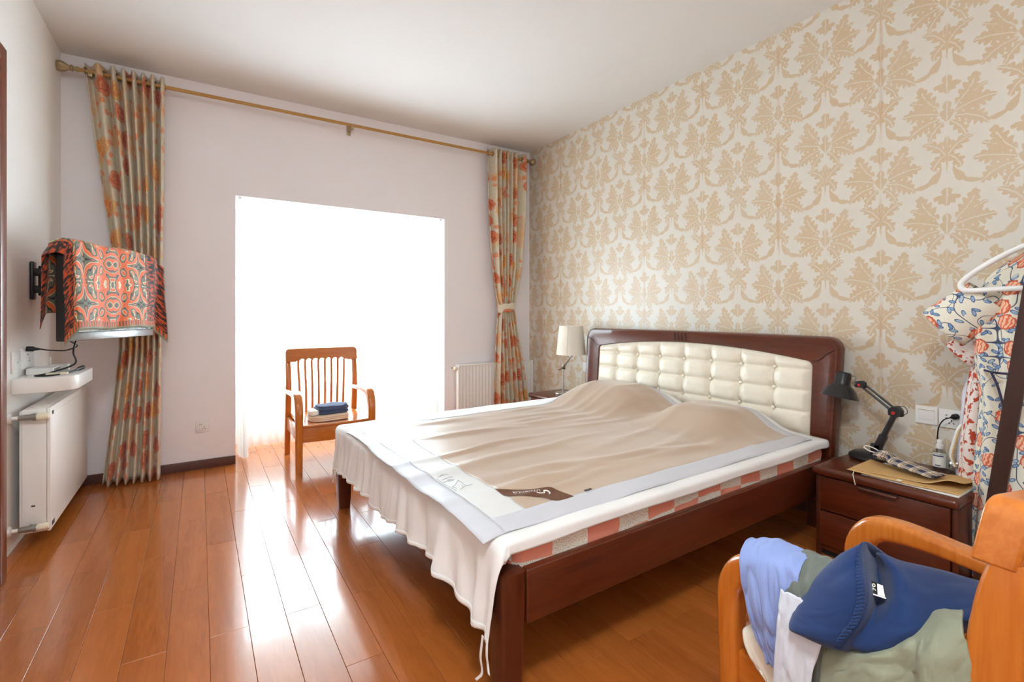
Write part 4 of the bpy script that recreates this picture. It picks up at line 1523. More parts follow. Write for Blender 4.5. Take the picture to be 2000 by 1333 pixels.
# ribbon ties at the corners and loose threads
c0 = Vector(shpos(-0.255, 0.0))
for (dxx, dyy, ln, bend) in ((-0.006, 0.004, 0.130, 0.020), (-0.004, -0.016, 0.075, -0.014)):
    tp = spline([(c0.x + dxx, c0.y + dyy, c0.z + 0.01), (c0.x + dxx - 0.004, c0.y + dyy + bend * 0.3, c0.z - ln * 0.4), (c0.x + dxx, c0.y + dyy + bend * 0.2, c0.z - ln * 0.75), (c0.x + dxx - 0.006, c0.y + dyy + bend * 1.4, c0.z - ln)], 6)
    ob('ribbon_tie', MB().sweep(tp, 0.010, 0.0016, (0, 1, 0), 0.2, 1), M_sheet, sheet_root, local=True)
c1 = Vector(shpos(-0.255, 1.78))
tp = spline([(c1.x, c1.y, c1.z + 0.01), (c1.x - 0.004, c1.y + 0.004, c1.z - 0.03), (c1.x + 0.002, c1.y - 0.002, c1.z - 0.06), (c1.x - 0.003, c1.y + 0.002, c1.z - 0.085)], 6)
ob('ribbon_tie', MB().sweep(tp, 0.008, 0.0016, (0, 1, 0), 0.2, 1), M_sheet, sheet_root, local=True)

# summer mat on top
mat_root = thing('bed_mat', 'tan ribbed summer mat with silver grey border on the bed', 'bed mat', BED_LOC, BED_RZ)
MX0, MX1, MY0, MY1 = -0.030, 1.945, -0.862, 0.690
def matz(x, y, lift=0.0):
    z = bedz(max(x, 0.0), y) + 0.007 + lift
    if x < 0.06:
        z -= 1.2 * (0.06 - x) ** 2 + 0.004 * math.sin(y * 13) * (0.06 - x) / 0.09
    e = y - MY0
    if e < 0.10:
        z -= 0.9 * (0.10 - e) ** 2 - 0.004 * math.sin(x * 10 + 1) * (0.10 - e) / 0.1
    if MY1 - y < 0.10:
        z -= 1.2 * (0.10 - (MY1 - y)) ** 2
    return z
def mat_patch(name, x0, x1, y0, y1, mat, lift=0.0, step=0.0125):
    nxx = max(2, int((x1 - x0) / step)); nyy = max(2, int((y1 - y0) / step))
    def fn(u, v):
        x, y = x0 + u * (x1 - x0), y0 + v * (y1 - y0)
        # the far foot corner is drawn in a little
        xs_ = x + 0.035 * sstep(-0.2, 0.69, y) * (1 - sstep(0.0, 1.2, x))
        return (xs_, y, matz(x, y, lift))
    return ob(name, MB().grid(fn, nxx, nyy), mat, mat_root, local=True, sharp=0, solid=0.004)
mat_patch('ribbed_field', 0.185, 1.885, -0.780, 0.625, M_mat)
mat_patch('foot_panel', 0.048, 0.186, MY0 + 0.03, MY1, M_panel, 0.0008)
mat_patch('foot_border', MX0, 0.050, MY0, MY1, M_border, 0.0016)
mat_patch('near_border', 0.048, MX1, MY0, -0.776, M_border, 0.0020)
mat_patch('far_border', 0.184, MX1, 0.620, MY1, M_border, 0.0016)
mat_patch('head_border', 1.880, MX1, -0.780, 0.625, M_border, 0.0016)
def on_mat(pts, lift): return [(x, y, matz(x, y, lift)) for x, y in pts]
em = MB()
LINES = [[(0.068, -0.477), (0.085, -0.466), (0.116, -0.429)], [(0.116, -0.429), (0.118, -0.456), (0.113, -0.494)], [(0.113, -0.494), (0.126, -0.496), (0.14, -0.498)],
         [(0.07, -0.478), (0.069, -0.486), (0.074, -0.500)], [(0.113, -0.496), (0.093, -0.507), (0.077, -0.518)], [(0.098, -0.493), (0.104, -0.488), (0.101, -0.499)],
         [(0.08, -0.349), (0.091, -0.341), (0.103, -0.341), (0.116, -0.35)], [(0.085, -0.381), (0.096, -0.379), (0.11, -0.376), (0.119, -0.38)],
         [(0.085, -0.398), (0.101, -0.4), (0.113, -0.41)], [(0.082, -0.418), (0.094, -0.414), (0.101, -0.421)], [(0.098, -0.345), (0.070, -0.352)], [(0.100, -0.380), (0.066, -0.388)],
         [(0.098, -0.405), (0.064, -0.412)], [(0.060, -0.36), (0.058, -0.44), (0.062, -0.52)]]
for ln in LINES:
    em.tube(on_mat(spline(ln, 4), 0.0032), 0.0008, 6)
ob('embroidery', em, M_linework, mat_root, local=True, sharp=0)
ob('seam', MB().tube(on_mat([(0.052, -0.85 + i * 0.02) for i in range(77)], 0.0030), 0.0012, 6), M_border, mat_root, local=True, sharp=0)
# brown satin label with white lettering (reads from the head of the bed)
PC = [(0.176, -0.596), (0.229, -0.628), (0.300, -0.662), (0.345, -0.684), (0.366, -0.712), (0.386, -0.786), (0.335, -0.790), (0.302, -0.782), (0.284, -0.738), (0.225, -0.690), (0.180, -0.656)]
def fill(pts, lift, mb, n=10):
    top = spline(PC[:6], n); bot = spline([PC[10], PC[9], PC[8], PC[7], PC[6], PC[5]], n)
    m = min(len(top), len(bot))
    vs_, fs_ = [], []
    for i in range(m):
        a = top[int(i * (len(top) - 1) / (m - 1))]; b = bot[int(i * (len(bot) - 1) / (m - 1))]
        for k in range(7):
            x = a[0] + (b[0] - a[0]) * k / 6; y = a[1] + (b[1] - a[1]) * k / 6
            vs_.append((x, y, matz(x, y, lift)))
    for i in range(m - 1):
        for k in range(6):
            fs_.append((i * 7 + k, i * 7 + k + 1, (i + 1) * 7 + k + 1, (i + 1) * 7 + k))
    return mb.add(vs_, fs_)
pt = ob('brown_label', fill(PC, 0.0042, MB()), M_patch, mat_root, local=True, sharp=0)
pt['label'] = 'brown satin label with white lettering'
def lettering(s, size, cx, cyy, ang, sx=1.0, sy=1.0, sp=1.0):
    v_, f_ = text_mesh(s, size, 0.0, sp)
    ca, sa = math.cos(ang), math.sin(ang)
    out = []
    for (x, y, z) in v_:
        x *= sx; y *= sy
        X_, Y_ = cx + x * ca - y * sa, cyy + x * sa + y * ca
        out.append((X_, Y_, matz(X_, Y_, 0.0056)))
    return MB().add(out, f_)
ANG = math.radians(-30) + PI
ob('lettering', lettering('UTOBOUR', 0.028, 0.262, -0.672, ANG, 0.72, 0.9, 1.05), M_letter, pt, local=True, sharp=0)
ob('lettering', lettering('- ---- --- --', 0.016, 0.236, -0.680, ANG, 0.85, 1.0, 1.0), M_letter, pt, local=True, sharp=0)
sw = [(0.318 + 0.012 * math.cos(a) * (1 - i * 0.03), -0.716 + 0.015 * math.sin(a) * (1 - i * 0.03)) for i, a in enumerate(np.linspace(-1.6, 3.2, 16))] + [(0.292, -0.712), (0.284, -0.703)]
ob('emblem', MB().tube(on_mat(sw, 0.0056), [0.0034 * (0.4 + 0.6 * math.sin(PI * (i + 2) / (len(sw) + 3))) for i in range(len(sw))], 8, True, None, 0.4), M_letter, pt, local=True, sharp=0)
tg = ob('woven_tag', MB().grid(lambda u, v: (0.450 + u * 0.034, -0.776 + v * 0.012, matz(0.450 + u * 0.034, -0.776 + v * 0.012, 0.0055)), 6, 3), M_charcoal, mat_root, local=True, sharp=0)
ob('lettering', lettering('----', 0.012, 0.467, -0.770, PI, 0.9, 1.0), M_letter, tg, local=True, sharp=0)

# ------------------------------------------------------------------ nightstands
def nightstand(label, x0, x1, y0, y1, group):
    o = thing('nightstand', label, 'nightstand', ((x0 + x1) / 2, (y0 + y1) / 2, 0), 0, group)
    ob('top', MB().box(x0, x1, y0, y1, 0.383, 0.425, 0.018, 4), M_darkwood_y, o)
    b = MB().box(x0 + 0.030, x1, y0 + 0.008, y0 + 0.030, 0.0, 0.384, 0.003).box(x0 + 0.030, x1, y1 - 0.030, y1 - 0.008, 0.0, 0.384, 0.003)
    b.box(x1 - 0.012, x1 - 0.002, y0 + 0.03, y1 - 0.03, 0.03, 0.384).box(x0 + 0.034, x1, y0 + 0.03, y1 - 0.03, 0.03, 0.055)
    ob('carcass', b, M_darkwood_z, o)
    d1 = ob('drawer', MB().box(x0 + 0.018, x0 + 0.044, y0 + 0.032, y1 - 0.032, 0.222, 0.380, 0.004), M_darkwood_y, o)
    d2 = ob('drawer', MB().box(x0 + 0.018, x0 + 0.044, y0 + 0.032, y1 - 0.032, 0.058, 0.216, 0.004), M_darkwood_y, o)
    for d, z in ((d1, 0.372), (d2, 0.205)):
        yc = (y0 + y1) / 2
        ob('handle', MB().box(x0 - 0.004, x0 + 0.019, yc - 0.072, yc + 0.072, z - 0.006, z + 0.006, 0.004, 3), M_handle, d)
    ob('plinth', MB().box(x0 + 0.05, x1 - 0.02, y0 + 0.031, y1 - 0.031, 0.0, 0.03), M_dark, o)
    return o
M_handle = plain('bronze_pull', srgb(120, 84, 72), 0.25, metal=0.6, var=0.03)
nightstand('dark wood nightstand under the black desk lamp', 2.462, 2.945, 0.655, 1.195, 'nightstands at the bed head')
nightstand('dark wood nightstand under the shaded table lamp, mostly hidden by the bed', 2.525, 2.945, 3.205, 3.68, 'nightstands at the bed head')

# ------------------------------------------------------------------ shaded table lamp
NZ = 0.4252
tl = thing('table_lamp', 'chrome table lamp with cream drum shade on the far nightstand', 'lamp', (2.76, 3.44, NZ))
ob('base', MB().lathe([(0, 0), (0.085, 0), (0.087, 0.006), (0.082, 0.014), (0.02, 0.018), (0, 0.018)], 32, T((2.76, 3.455, NZ))), M_chrome, tl)
ob('pole', MB().tube([(2.76, 3.455, NZ + 0.01), (2.76, 3.455, 0.660)], 0.0085, 14), M_chrome, tl)
ob('joint', MB().tube([(2.745, 3.458, 0.655), (2.775, 3.452, 0.655)], 0.014, 12).tube([(2.76, 3.455, 0.64), (2.76, 3.455, 0.69)], 0.012, 12), M_chrome, tl)
for dx in (-0.008, 0.008):
    ob('arm', MB().tube([(2.76 + dx, 3.515, 0.632), (2.76 + dx, 3.455, 0.662), (2.76 + dx, 3.345, 0.772)], 0.0045, 10), M_chrome, tl)
ob('socket', MB().tube([(2.76, 3.345, 0.765), (2.76, 3.345, 0.84)], 0.014, 12), M_chrome, tl)
sh = MB().lathe([(0.128, 0.790), (0.104, 1.036)], 40, T((2.76, 3.345, 0)))
sho = ob('shade', sh, M_shade, tl, solid=0.0025)
for (r, z) in ((0.128, 0.791), (0.104, 1.035)):
    ob('rim_band', MB().lathe([(r - 0.0026, z - 0.006), (r + 0.0014, z - 0.006), (r + 0.0014, z + 0.004), (r - 0.0026, z + 0.004), (r - 0.0026, z - 0.006)], 40, T((2.76, 3.345, 0))), M_shade, sho)
ob('seam', MB().tube([(2.76 - 0.1085, 3.345 - 0.070, 0.795), (2.76 - 0.088, 3.345 - 0.058, 1.03)], 0.0022, 6), M_shade, sho)
ob('spider', MB().tube([(2.66, 3.345, 1.02), (2.86, 3.345, 1.02)], 0.002, 6).tube([(2.76, 3.245, 1.02), (2.76, 3.445, 1.02)], 0.002, 6), M_chrome, sho)

# ------------------------------------------------------------------ black desk lamp on the near nightstand
dlp = thing('desk_lamp', 'black jointed desk lamp on the near nightstand', 'lamp', (2.81, 1.075, NZ))
LX = 2.80
ob('base', MB().lathe([(0, 0), (0.088, 0), (0.094, 0.008), (0.092, 0.018), (0.075, 0.030), (0.03, 0.036), (0, 0.037)], 36, T((2.815, 1.082, NZ))), M_black_metal, dlp)
ob('swivel', MB().box(LX - 0.018, LX + 0.018, 1.030, 1.075, NZ + 0.028, NZ + 0.085, 0.006, 3, None), M_black_metal, dlp)
la, lb, lc = Vector((LX, 1.050, 0.485)), Vector((LX, 0.974, 0.678)), Vector((LX, 1.118, 0.793))
ob('lower_arm', MB().sweep([la, la.lerp(lb, 0.36)], 0.036, 0.034, (1, 0, 0), 0.2).sweep([la.lerp(lb, 0.34), lb], 0.028, 0.022, (1, 0, 0), 0.2), M_black_metal, dlp)
up = MB()
nrm = Vector((0, (lc - lb).z, -(lc - lb).y)).normalized()
for s in (-1, 1):
    up.tube([lb + nrm * 0.010 * s, lc + nrm * 0.009 * s], 0.0048, 10)
ob('upper_arm', up, M_black_metal, dlp)
ob('spring', MB().tube([lb.lerp(lc, 0.08), lb.lerp(lc, 0.55)], 0.0058, 10), M_grey_metal, dlp)
ob('elbow_joint', MB().tube([lb + Vector((-0.020, 0, 0)), lb + Vector((0.020, 0, 0))], 0.026, 18).box(LX - 0.014, LX + 0.014, lb.y - 0.03, lb.y + 0.03, lb.z - 0.02, lb.z + 0.014, 0.006), M_black, dlp)
ob('red_cap', MB().tube([lb + Vector((-0.0225, 0.004, -0.004)), lb + Vector((-0.0195, 0.004, -0.004))], 0.008, 14), M_red, dlp)
ob('wire_loop', MB().tube(spline([lb + Vector((0, 0.02, 0.022)), lb + Vector((0, -0.03, 0.030)), lb + Vector((0, -0.045, 0.005)), lb + Vector((0, -0.022, -0.018))], 8), 0.0016, 6), M_black, dlp)
ob('head_joint', MB().tube([lc + Vector((-0.014, 0, 0)), lc + Vector((0.014, 0, 0))], 0.017, 16).box(LX - 0.010, LX + 0.010, lc.y - 0.022, lc.y + 0.030, lc.z - 0.018, lc.z + 0.012, 0.005), M_black, dlp)
ob('red_cap', MB().tube([lc + Vector((-0.0165, 0.006, -0.004)), lc + Vector((-0.0135, 0.006, -0.004))], 0.007, 14), M_red, dlp)
# shade: axis tilted towards the pillow
hc = Vector((LX, 1.218, 0.716))
ax = Vector((-0.16, 0.12, -1.0)).normalized()
q = Vector((0, 0, -1)).rotation_difference(ax).to_matrix().to_4x4()
MH = T(hc) @ q
ob('shade', MB().lathe([(0.0, 0.130), (0.026, 0.128), (0.033, 0.120), (0.034, 0.070), (0.040, 0.060), (0.066, 0.035), (0.082, 0.000), (0.084, -0.002)], 40, MH), M_black_metal, dlp, solid=0.0015, off=-1)
ob('reflector', MB().lathe([(0.0805, -0.001), (0.064, 0.033), (0.038, 0.057), (0.0, 0.060)], 36, MH), M_white_in, dlp)
M_opal_off = plain('opal_bulb_glass', srgb(244, 244, 242), 0.25, var=0.01)
ob('bulb', MB().lathe([(0.0, -0.006), (0.018, -0.002), (0.029, 0.010), (0.031, 0.022), (0.024, 0.040), (0.014, 0.056)], 24, MH), M_opal_off, dlp)
hn = hc + (-ax) * 0.10
ob('yoke', MB().tube(spline([hn + Vector((0, -0.030, 0.01)), hn + Vector((0, -0.055, 0.012)), lc + Vector((0, 0.03, 0.0)), lc], 6), 0.0028, 8).tube(spline([hn + Vector((0, -0.030, -0.02)), hn + Vector((0, -0.050, -0.022)), lc + Vector((0, 0.03, -0.012)), lc + Vector((0, 0, -0.01))], 6), 0.0028, 8), M_grey_metal, dlp)
ob('power_cord', MB().tube(spline([(2.88, 1.12, NZ + 0.012), (2.915, 1.16, NZ + 0.006), (2.935, 1.185, NZ + 0.004), (2.948, 1.2, 0.40)], 8), 0.0026, 8), M_cable, dlp)

# ------------------------------------------------------------------ papers and small things on the near nightstand
def sheet_at(name, label, pts, z, th, mat, cat, fn=None, bev=0.0):
    return tag(ob(name, MB().prism(pts, th, T((0, 0, z)), bev), mat), label, cat)
pb = thing('paper_pad', 'white paper pad under the kraft folder on the nightstand', 'paper', (2.61, 0.86, NZ))
for i in range(3):
    ob('sheet', MB().prism([(2.500 + 0.004 * i, 0.665), (2.500 + 0.003 * i, 1.00 - 0.004 * i), (2.80, 1.01), (2.80, 0.665)], 0.0022, T((0, 0, NZ + 0.0005 + i * 0.0026))), M_paper, pb)
kf = thing('kraft_folder', 'open kraft paper folder lying on the near nightstand', 'folder', (2.63, 0.86, NZ))
def kraft_lower(u, v):
    y = 0.667 + u * 0.385
    x = 2.485 + 0.02 * (1 - u) + v * 0.245
    z = NZ + 0.0095 + 0.006 * sstep(0.85, 1.0, u) * (0.4 + v) + 0.003 * nz(u * 4, v * 4)
    return (x, y, z)
ob('lower_cover', MB().grid(kraft_lower, 30, 16), M_kraft, kf, sharp=0, solid=0.0012)
def kraft_upper(u, v):
    y = 0.667 + u * 0.30
    x = 2.525 + 0.045 * (1 - u) * (1 - v) + v * 0.245
    c_ = (1 - sstep(0.0, 0.42, u)) * (1 - 0.35 * v)
    z = NZ + 0.0125 + 0.030 * math.sin(PI * (0.18 + 0.82 * sstep(0, 0.5, u))) * (0.25 + 0.75 * c_) * (1 - 0.4 * v) + 0.014 * c_ * (1 - v)
    return (x, y, z)
ob('upper_cover', MB().grid(kraft_upper, 36, 18), M_kraft, kf, sharp=0, solid=0.0012)
ob('string_button', MB().lathe([(0, 0), (0.010, 0), (0.010, 0.002), (0, 0.0024)], 16, T((2.505, 0.86, NZ + 0.0125))), M_paper, kf)
ob('closure_string', MB().tube(spline([(2.487, 1.022, NZ + 0.012), (2.466, 1.018, NZ + 0.004), (2.4585, 1.012, NZ - 0.012), (2.457, 1.005, NZ - 0.040)], 6), 0.0016, 6), M_white_cord, kf)

pc = thing('plaid_pouch', 'navy and cream plaid drawstring pouch on the kraft folder', 'pouch', (2.63, 0.90, NZ + 0.02))
A0, A1 = Vector((2.690, 1.005, 0)), Vector((2.625, 0.765, 0))
PD = (A1 - A0).normalized(); PS = Vector((-PD.y, PD.x, 0))
def pouch(u, v):
    t = v
    w = interp(t, (0, 0.10, 0.2, 0.32, 0.5, 0.9, 1.0), (0.034, 0.044, 0.026, 0.046, 0.050, 0.050, 0.048))
    hgt = interp(t, (0, 0.08, 0.2, 0.3, 0.5, 0.85, 1.0), (0.020, 0.026, 0.018, 0.024, 0.020, 0.010, 0.004))
    a = 2 * PI * u
    ca, sa = math.cos(a), math.sin(a)
    x = math.copysign(abs(ca) ** 0.8, ca) * w
    z = (math.copysign(abs(sa) ** 0.9, sa) * 0.5 + 0.5) * hgt * 2 * 0.75
    pl = 0.004 * math.sin(a * 7) * (1 - sstep(0.15, 0.4, t))
    p = A0.lerp(A1, t) + PS * (x + pl * ca)
    base = NZ + 0.030 + (0.012 if t < 0.25 else 0.0)
    return (p.x, p.y, base + z + abs(pl))
ob('body', MB().grid(pouch, 56, 40, lambda u, v: (u * 0.22, v * 0.25)), M_plaid, pc, sharp=0)
lp = [A0 + PD * 0.02 + Vector((0, 0, NZ + 0.066)), A0 - PD * 0.02 + PS * 0.012 + Vector((0, 0, NZ + 0.078)), A0 - PD * 0.055 + PS * 0.004 + Vector((0, 0, NZ + 0.085)), A0 - PD * 0.06 - PS * 0.010 + Vector((0, 0, NZ + 0.078)), A0 - PD * 0.03 - PS * 0.012 + Vector((0, 0, NZ + 0.068)), A0 + PD * 0.015 - PS * 0.004 + Vector((0, 0, NZ + 0.066))]
ob('drawstring', MB().tube(spline([tuple(p) for p in lp], 6), 0.0026, 8), M_white_cord, pc)

bt = thing('spray_bottle', 'white spray bottle with clear shoulder beside the glass jar', 'bottle', (2.895, 0.838, NZ))
MBt = T((2.895, 0.838, NZ))
ob('bottle', MB().lathe([(0, 0), (0.024, 0), (0.026, 0.004), (0.026, 0.072), (0.022, 0.084), (0.012, 0.092), (0.012, 0.098), (0, 0.098)], 28, MBt), M_clear, bt)
ob('paper_label', MB().lathe([(0.0266, 0.014), (0.0266, 0.070)], 28, MBt), M_paper, bt, solid=0.0006)
ob('label_print', MB().grid(lambda u, v: (2.895 + 0.0272 * math.cos(PI + (u - 0.5) * 1.6), 0.838 + 0.0272 * math.sin(PI + (u - 0.5) * 1.6), NZ + 0.062 + v * 0.006), 8, 1).grid(lambda u, v: (2.895 + 0.0272 * math.cos(PI + (u - 0.5) * 0.8), 0.838 + 0.0272 * math.sin(PI + (u - 0.5) * 0.8), NZ + 0.019 + v * 0.005), 8, 1), M_navy_print, bt)
ob('pump', MB().lathe([(0, 0.096), (0.0145, 0.096), (0.0145, 0.114), (0.0105, 0.116), (0.0105, 0.134), (0.008, 0.137), (0, 0.137)], 24, MBt), M_plastic_w, bt)
jr = thing('glass_jar', 'small clear glass jar with silver lid on the nightstand', 'jar', (2.88, 0.772, NZ))
MJ = T((2.88, 0.772, NZ))
ob('glass', MB().lathe([(0, 0), (0.031, 0), (0.033, 0.004), (0.033, 0.030), (0.030, 0.034), (0, 0.034)], 28, MJ), M_clear, jr)
ob('lid', MB().lathe([(0.0305, 0.031), (0.034, 0.031), (0.034, 0.052), (0.032, 0.055), (0, 0.056)], 28, MJ), M_chrome, jr)

# ------------------------------------------------------------------ A-frame clothes rack with garments
rk = thing('clothes_rack', 'dark wooden clothes rack with a slanted leg beside the nightstand', 'clothes rack', (2.68, 0.42, 0))
for x in (2.50, 2.90):
    for s in (1, -1):
        ob('leg', MB().sweep([(x, 0.425 + s * 0.190, 0.0), (x, 0.425 - s * 0.008, 1.62)], 0.022, 0.048, (1, 0, 0), 0.08, 2), M_rack, rk)
ob('hanging_bar', MB().tube([(2.47, 0.425, 1.585), (2.93, 0.425, 1.585)], 0.014, 14), M_rack, rk)

def frock(name, label, cx, cy, rows, folds, mat, depth, seed, uoff, group=None, extra=None):
    """hanging garment: rows (z, half width towards +y, half width towards -y)"""
    root = thing(name, label, 'clothing', (cx, cy, rows[-1][0]), 0, group)
    zs = [r[0] for r in rows][::-1]; wp = [r[1] for r in rows][::-1]; wm = [r[2] for r in rows][::-1]
    ztop, zbot = rows[0][0], rows[-1][0]
    def fn(u, v):
        z = zbot + v * (ztop - zbot)
        a = 2 * PI * u
        ca, sa = math.cos(a), math.sin(a)
        hw = interp(z, zs, wp) if ca > 0 else interp(z, zs, wm)
        k = 1 - sstep(0.75, 1.0, v)
        d = depth * (0.35 + 0.65 * k)
        f = (0.020 * math.sin(a * folds + 2.0 * nz(v * 1.5, seed)) + 0.012 * nz(a * 2.2, v * 3, seed + 2)) * k
        return (cx + sa * (d + f), cy + ca * hw * (1 + 0.3 * f / 0.05 * 0.2), z)
    ob('body', MB().grid(fn, 150, 60, lambda u, v: (u * 1.1 + uoff, v * (ztop - zbot))), mat, root, sharp=0)
    return root
# floral dress
GC = 0.45
dz = frock('floral_dress', 'cream floral dress with blue leaves on a white hanger', 2.655, GC,
      [(1.395, 0.05, 0.05), (1.36, 0.105, 0.105), (1.30, 0.165, 0.165), (1.22, 0.205, 0.205), (1.08, 0.215, 0.215), (0.95, 0.205, 0.205), (0.80, 0.190, 0.20), (0.55, 0.205, 0.23), (0.30, 0.215, 0.26), (0.09, 0.225, 0.28)], 9, M_dress, 0.055, 1.0, 0.0)
def sleeve(s):
    def fn(u, v):
        a = 2 * PI * u
        p = Vector((2.655, GC + s * 0.165, 1.215)).lerp(Vector((2.650, GC + s * 0.305, 1.088)), v)
        ax_ = Vector((0, s * 0.72, -0.70)).normalized()
        up_ = Vector((0, s * 0.70, 0.72)).normalized()
        r = 0.085 + 0.012 * v
        return tuple(p + up_ * math.cos(a) * r + Vector((1, 0, 0)) * math.sin(a) * (0.050 + 0.012 * v))
    return MB().grid(fn, 40, 10, lambda u, v: (u * 0.45 + 2.0 + s, v * 0.2))
for s in (1, -1):
    ob('sleeve', sleeve(s), M_dress, dz, sharp=0, solid=0.0015)
ob('waist_tie', MB().tube(spline([(2.600, GC + 0.165, 0.925), (2.578, GC + 0.12, 0.92), (2.580, GC + 0.02, 0.922), (2.585, GC - 0.1, 0.925)], 8), 0.0045, 8)
   .tube(spline([(2.576, GC + 0.14, 0.922), (2.568, GC + 0.12, 0.87), (2.566, GC + 0.105, 0.80), (2.568, GC + 0.10, 0.745)], 8), 0.0042, 8), M_cord_navy, dz)
hg = thing('clothes_hanger', 'white plastic clothes hanger holding the floral dress', 'hanger', (2.598, GC, 1.26))
hx = 2.592
hp = [(hx, GC, 1.418), (hx, GC + 0.06, 1.398), (hx, GC + 0.14, 1.352), (hx, GC + 0.205, 1.302), (hx, GC + 0.232, 1.270), (hx, GC + 0.228, 1.248), (hx, GC + 0.205, 1.240), (hx, GC + 0.10, 1.243), (hx, GC, 1.244)]
hpm = [(x, 2 * GC - y, z) for x, y, z in hp]
ob('frame', MB().tube(spline(hp, 8), 0.0105, 10).tube(spline(hpm, 8), 0.0105, 10), M_plastic_w, hg)
ob('hook', MB().tube(spline([(hx, GC, 1.418), (hx, GC, 1.50), (hx + 0.03, GC - 0.005, 1.55), (hx + 0.05, GC - 0.025, 1.606), (hx + 0.05, GC - 0.045, 1.600)], 8), 0.004, 8), M_chrome, hg)
# rust print garment hanging just behind it
dz2 = frock('printed_dress', 'white and rust blotch printed dress hanging behind the floral one', 2.765, GC + 0.02,
      [(1.33, 0.05, 0.05), (1.27, 0.14, 0.14), (1.12, 0.185, 0.18), (0.90, 0.232, 0.20), (0.6, 0.262, 0.22), (0.3, 0.278, 0.24), (0.07, 0.290, 0.25)], 8, M_redprint, 0.042, 6.0, 3.0)
def sleeve2(u, v):
    a = 2 * PI * u
    p = Vector((2.76, GC + 0.17, 1.06)).lerp(Vector((2.755, GC + 0.275, 0.965)), v)
    ax_ = Vector((0, 0.72, -0.70)); up_ = Vector((0, 0.70, 0.72))
    return tuple(p + up_ * math.cos(a) * 0.070 + Vector((1, 0, 0)) * math.sin(a) * 0.045)
ob('sleeve', MB().grid(sleeve2, 36, 8, lambda u, v: (u * 0.4 + 6, v * 0.15)), M_redprint, dz2, sharp=0, solid=0.0015)
# pale garment with orange hem at the back of the rack
dz3 = frock('pale_garment', 'pale lilac garment with orange red hem behind the printed dress', 2.855, GC + 0.06,
      [(1.20, 0.05, 0.05), (1.10, 0.15, 0.15), (0.80, 0.240, 0.2), (0.45, 0.258, 0.2), (0.20, 0.272, 0.2)], 6, M_lilac, 0.030, 9.0, 0.0)
def hem3(u, v):
    a = 2 * PI * u
    return (2.855 + math.sin(a) * (0.036 + 0.012 * math.sin(a * 6)), GC + 0.06 + math.cos(a) * (0.274 if math.cos(a) > 0 else 0.2), 0.05 + v * 0.158)
ob('hem_band', MB().grid(hem3, 120, 6), M_redhem, dz3, sharp=0)
sp_ = thing('bag_strap', 'white and tan strap hanging over the nightstand beside the dress', 'strap', (2.80, 0.745, 0.46))
ob('strap', MB().sweep(spline([(2.822, 0.742, 0.66), (2.820, 0.756, 0.63), (2.812, 0.766, 0.58), (2.80, 0.774, 0.52), (2.795, 0.759, 0.475)], 8), 0.018, 0.004, (0.75, 0.5, 0), 0.2, 2), M_plastic_w, sp_)
ob('lining', MB().sweep(spline([(2.816, 0.734, 0.66), (2.814, 0.748, 0.63), (2.806, 0.757, 0.58), (2.794, 0.765, 0.52), (2.789, 0.751, 0.478)], 8), 0.013, 0.004, (0.75, 0.5, 0), 0.2, 2), M_kraft, sp_)

# ------------------------------------------------------------------ clothes heaped on the near armchair
def ribbon(name, label, rows, mat, n=(40, 40), thick=0.003, wob=0.006, seed=1.0, uvs=(0.6, 0.6), cat='clothing', parent=None):
    """cloth through rows of control points (each row the same length)"""
    R_ = [spline(r, 10) for r in rows]
    m = len(R_[0])
    cols = [spline([r[i] for r in R_], 10) for i in range(m)]
    k = len(cols[0])
    def fn(u, v):
        i = u * (m - 1); a = min(m - 2, int(i)); f = i - a
        j = v * (k - 1); b = min(k - 2, int(j)); g = j - b
        p = [0, 0, 0]
        for c in range(3):
            p[c] = (cols[a][b][c] * (1 - f) + cols[a + 1][b][c] * f) * (1 - g) + (cols[a][b + 1][c] * (1 - f) + cols[a + 1][b + 1][c] * f) * g
        w = wob * (nz(u * 5, v * 5, seed) + 0.5 * nz(u * 13, v * 9, seed + 5))
        return (p[0] - abs(w) * 0.8, p[1], p[2] + w * 0.6)
    o = ob(name, MB().grid(fn, n[0], n[1], lambda u, v: (u * uvs[0], v * uvs[1])), mat, parent, sharp=0, solid=thick)
    if parent is None:
        tag(o, label, cat)
    return o, fn
# off-white cloth lying on the seat edge under the arm
ribbon('white_cloth', 'off white cloth hanging below the blue shirt on the near armchair',
       [[(1.25, 0.660, 0.415), (1.25, 0.58, 0.42), (1.25, 0.50, 0.42)], [(1.165, 0.672, 0.40), (1.16, 0.60, 0.41), (1.16, 0.52, 0.41)], [(1.105, 0.690, 0.385), (1.10, 0.62, 0.40), (1.10, 0.55, 0.41)], [(1.098, 0.668, 0.34), (1.094, 0.615, 0.325), (1.094, 0.56, 0.345)], [(1.098, 0.650, 0.318), (1.094, 0.600, 0.290), (1.094, 0.56, 0.320)]],
       M_offwhite, (30, 40), 0.004, 0.008, 3.0)
# blue shirt bunched over the front of the arm
ribbon('blue_shirt', 'periwinkle blue shirt bunched over the front of the near armrest',
       [[(1.23, 0.690, 0.47), (1.23, 0.62, 0.48), (1.23, 0.55, 0.49)], [(1.185, 0.700, 0.572), (1.185, 0.63, 0.592), (1.185, 0.55, 0.592)], [(1.135, 0.700, 0.590), (1.130, 0.635, 0.612), (1.125, 0.555, 0.606)],
        [(1.090, 0.690, 0.560), (1.070, 0.625, 0.590), (1.075, 0.545, 0.588)], [(1.083, 0.674, 0.49), (1.055, 0.612, 0.50), (1.073, 0.548, 0.50)], [(1.083, 0.655, 0.42), (1.066, 0.600, 0.42), (1.073, 0.552, 0.42)], [(1.085, 0.622, 0.365), (1.072, 0.590, 0.360), (1.073, 0.560, 0.360)]],
       M_blue, (60, 70), 0.003, 0.016, 8.0)
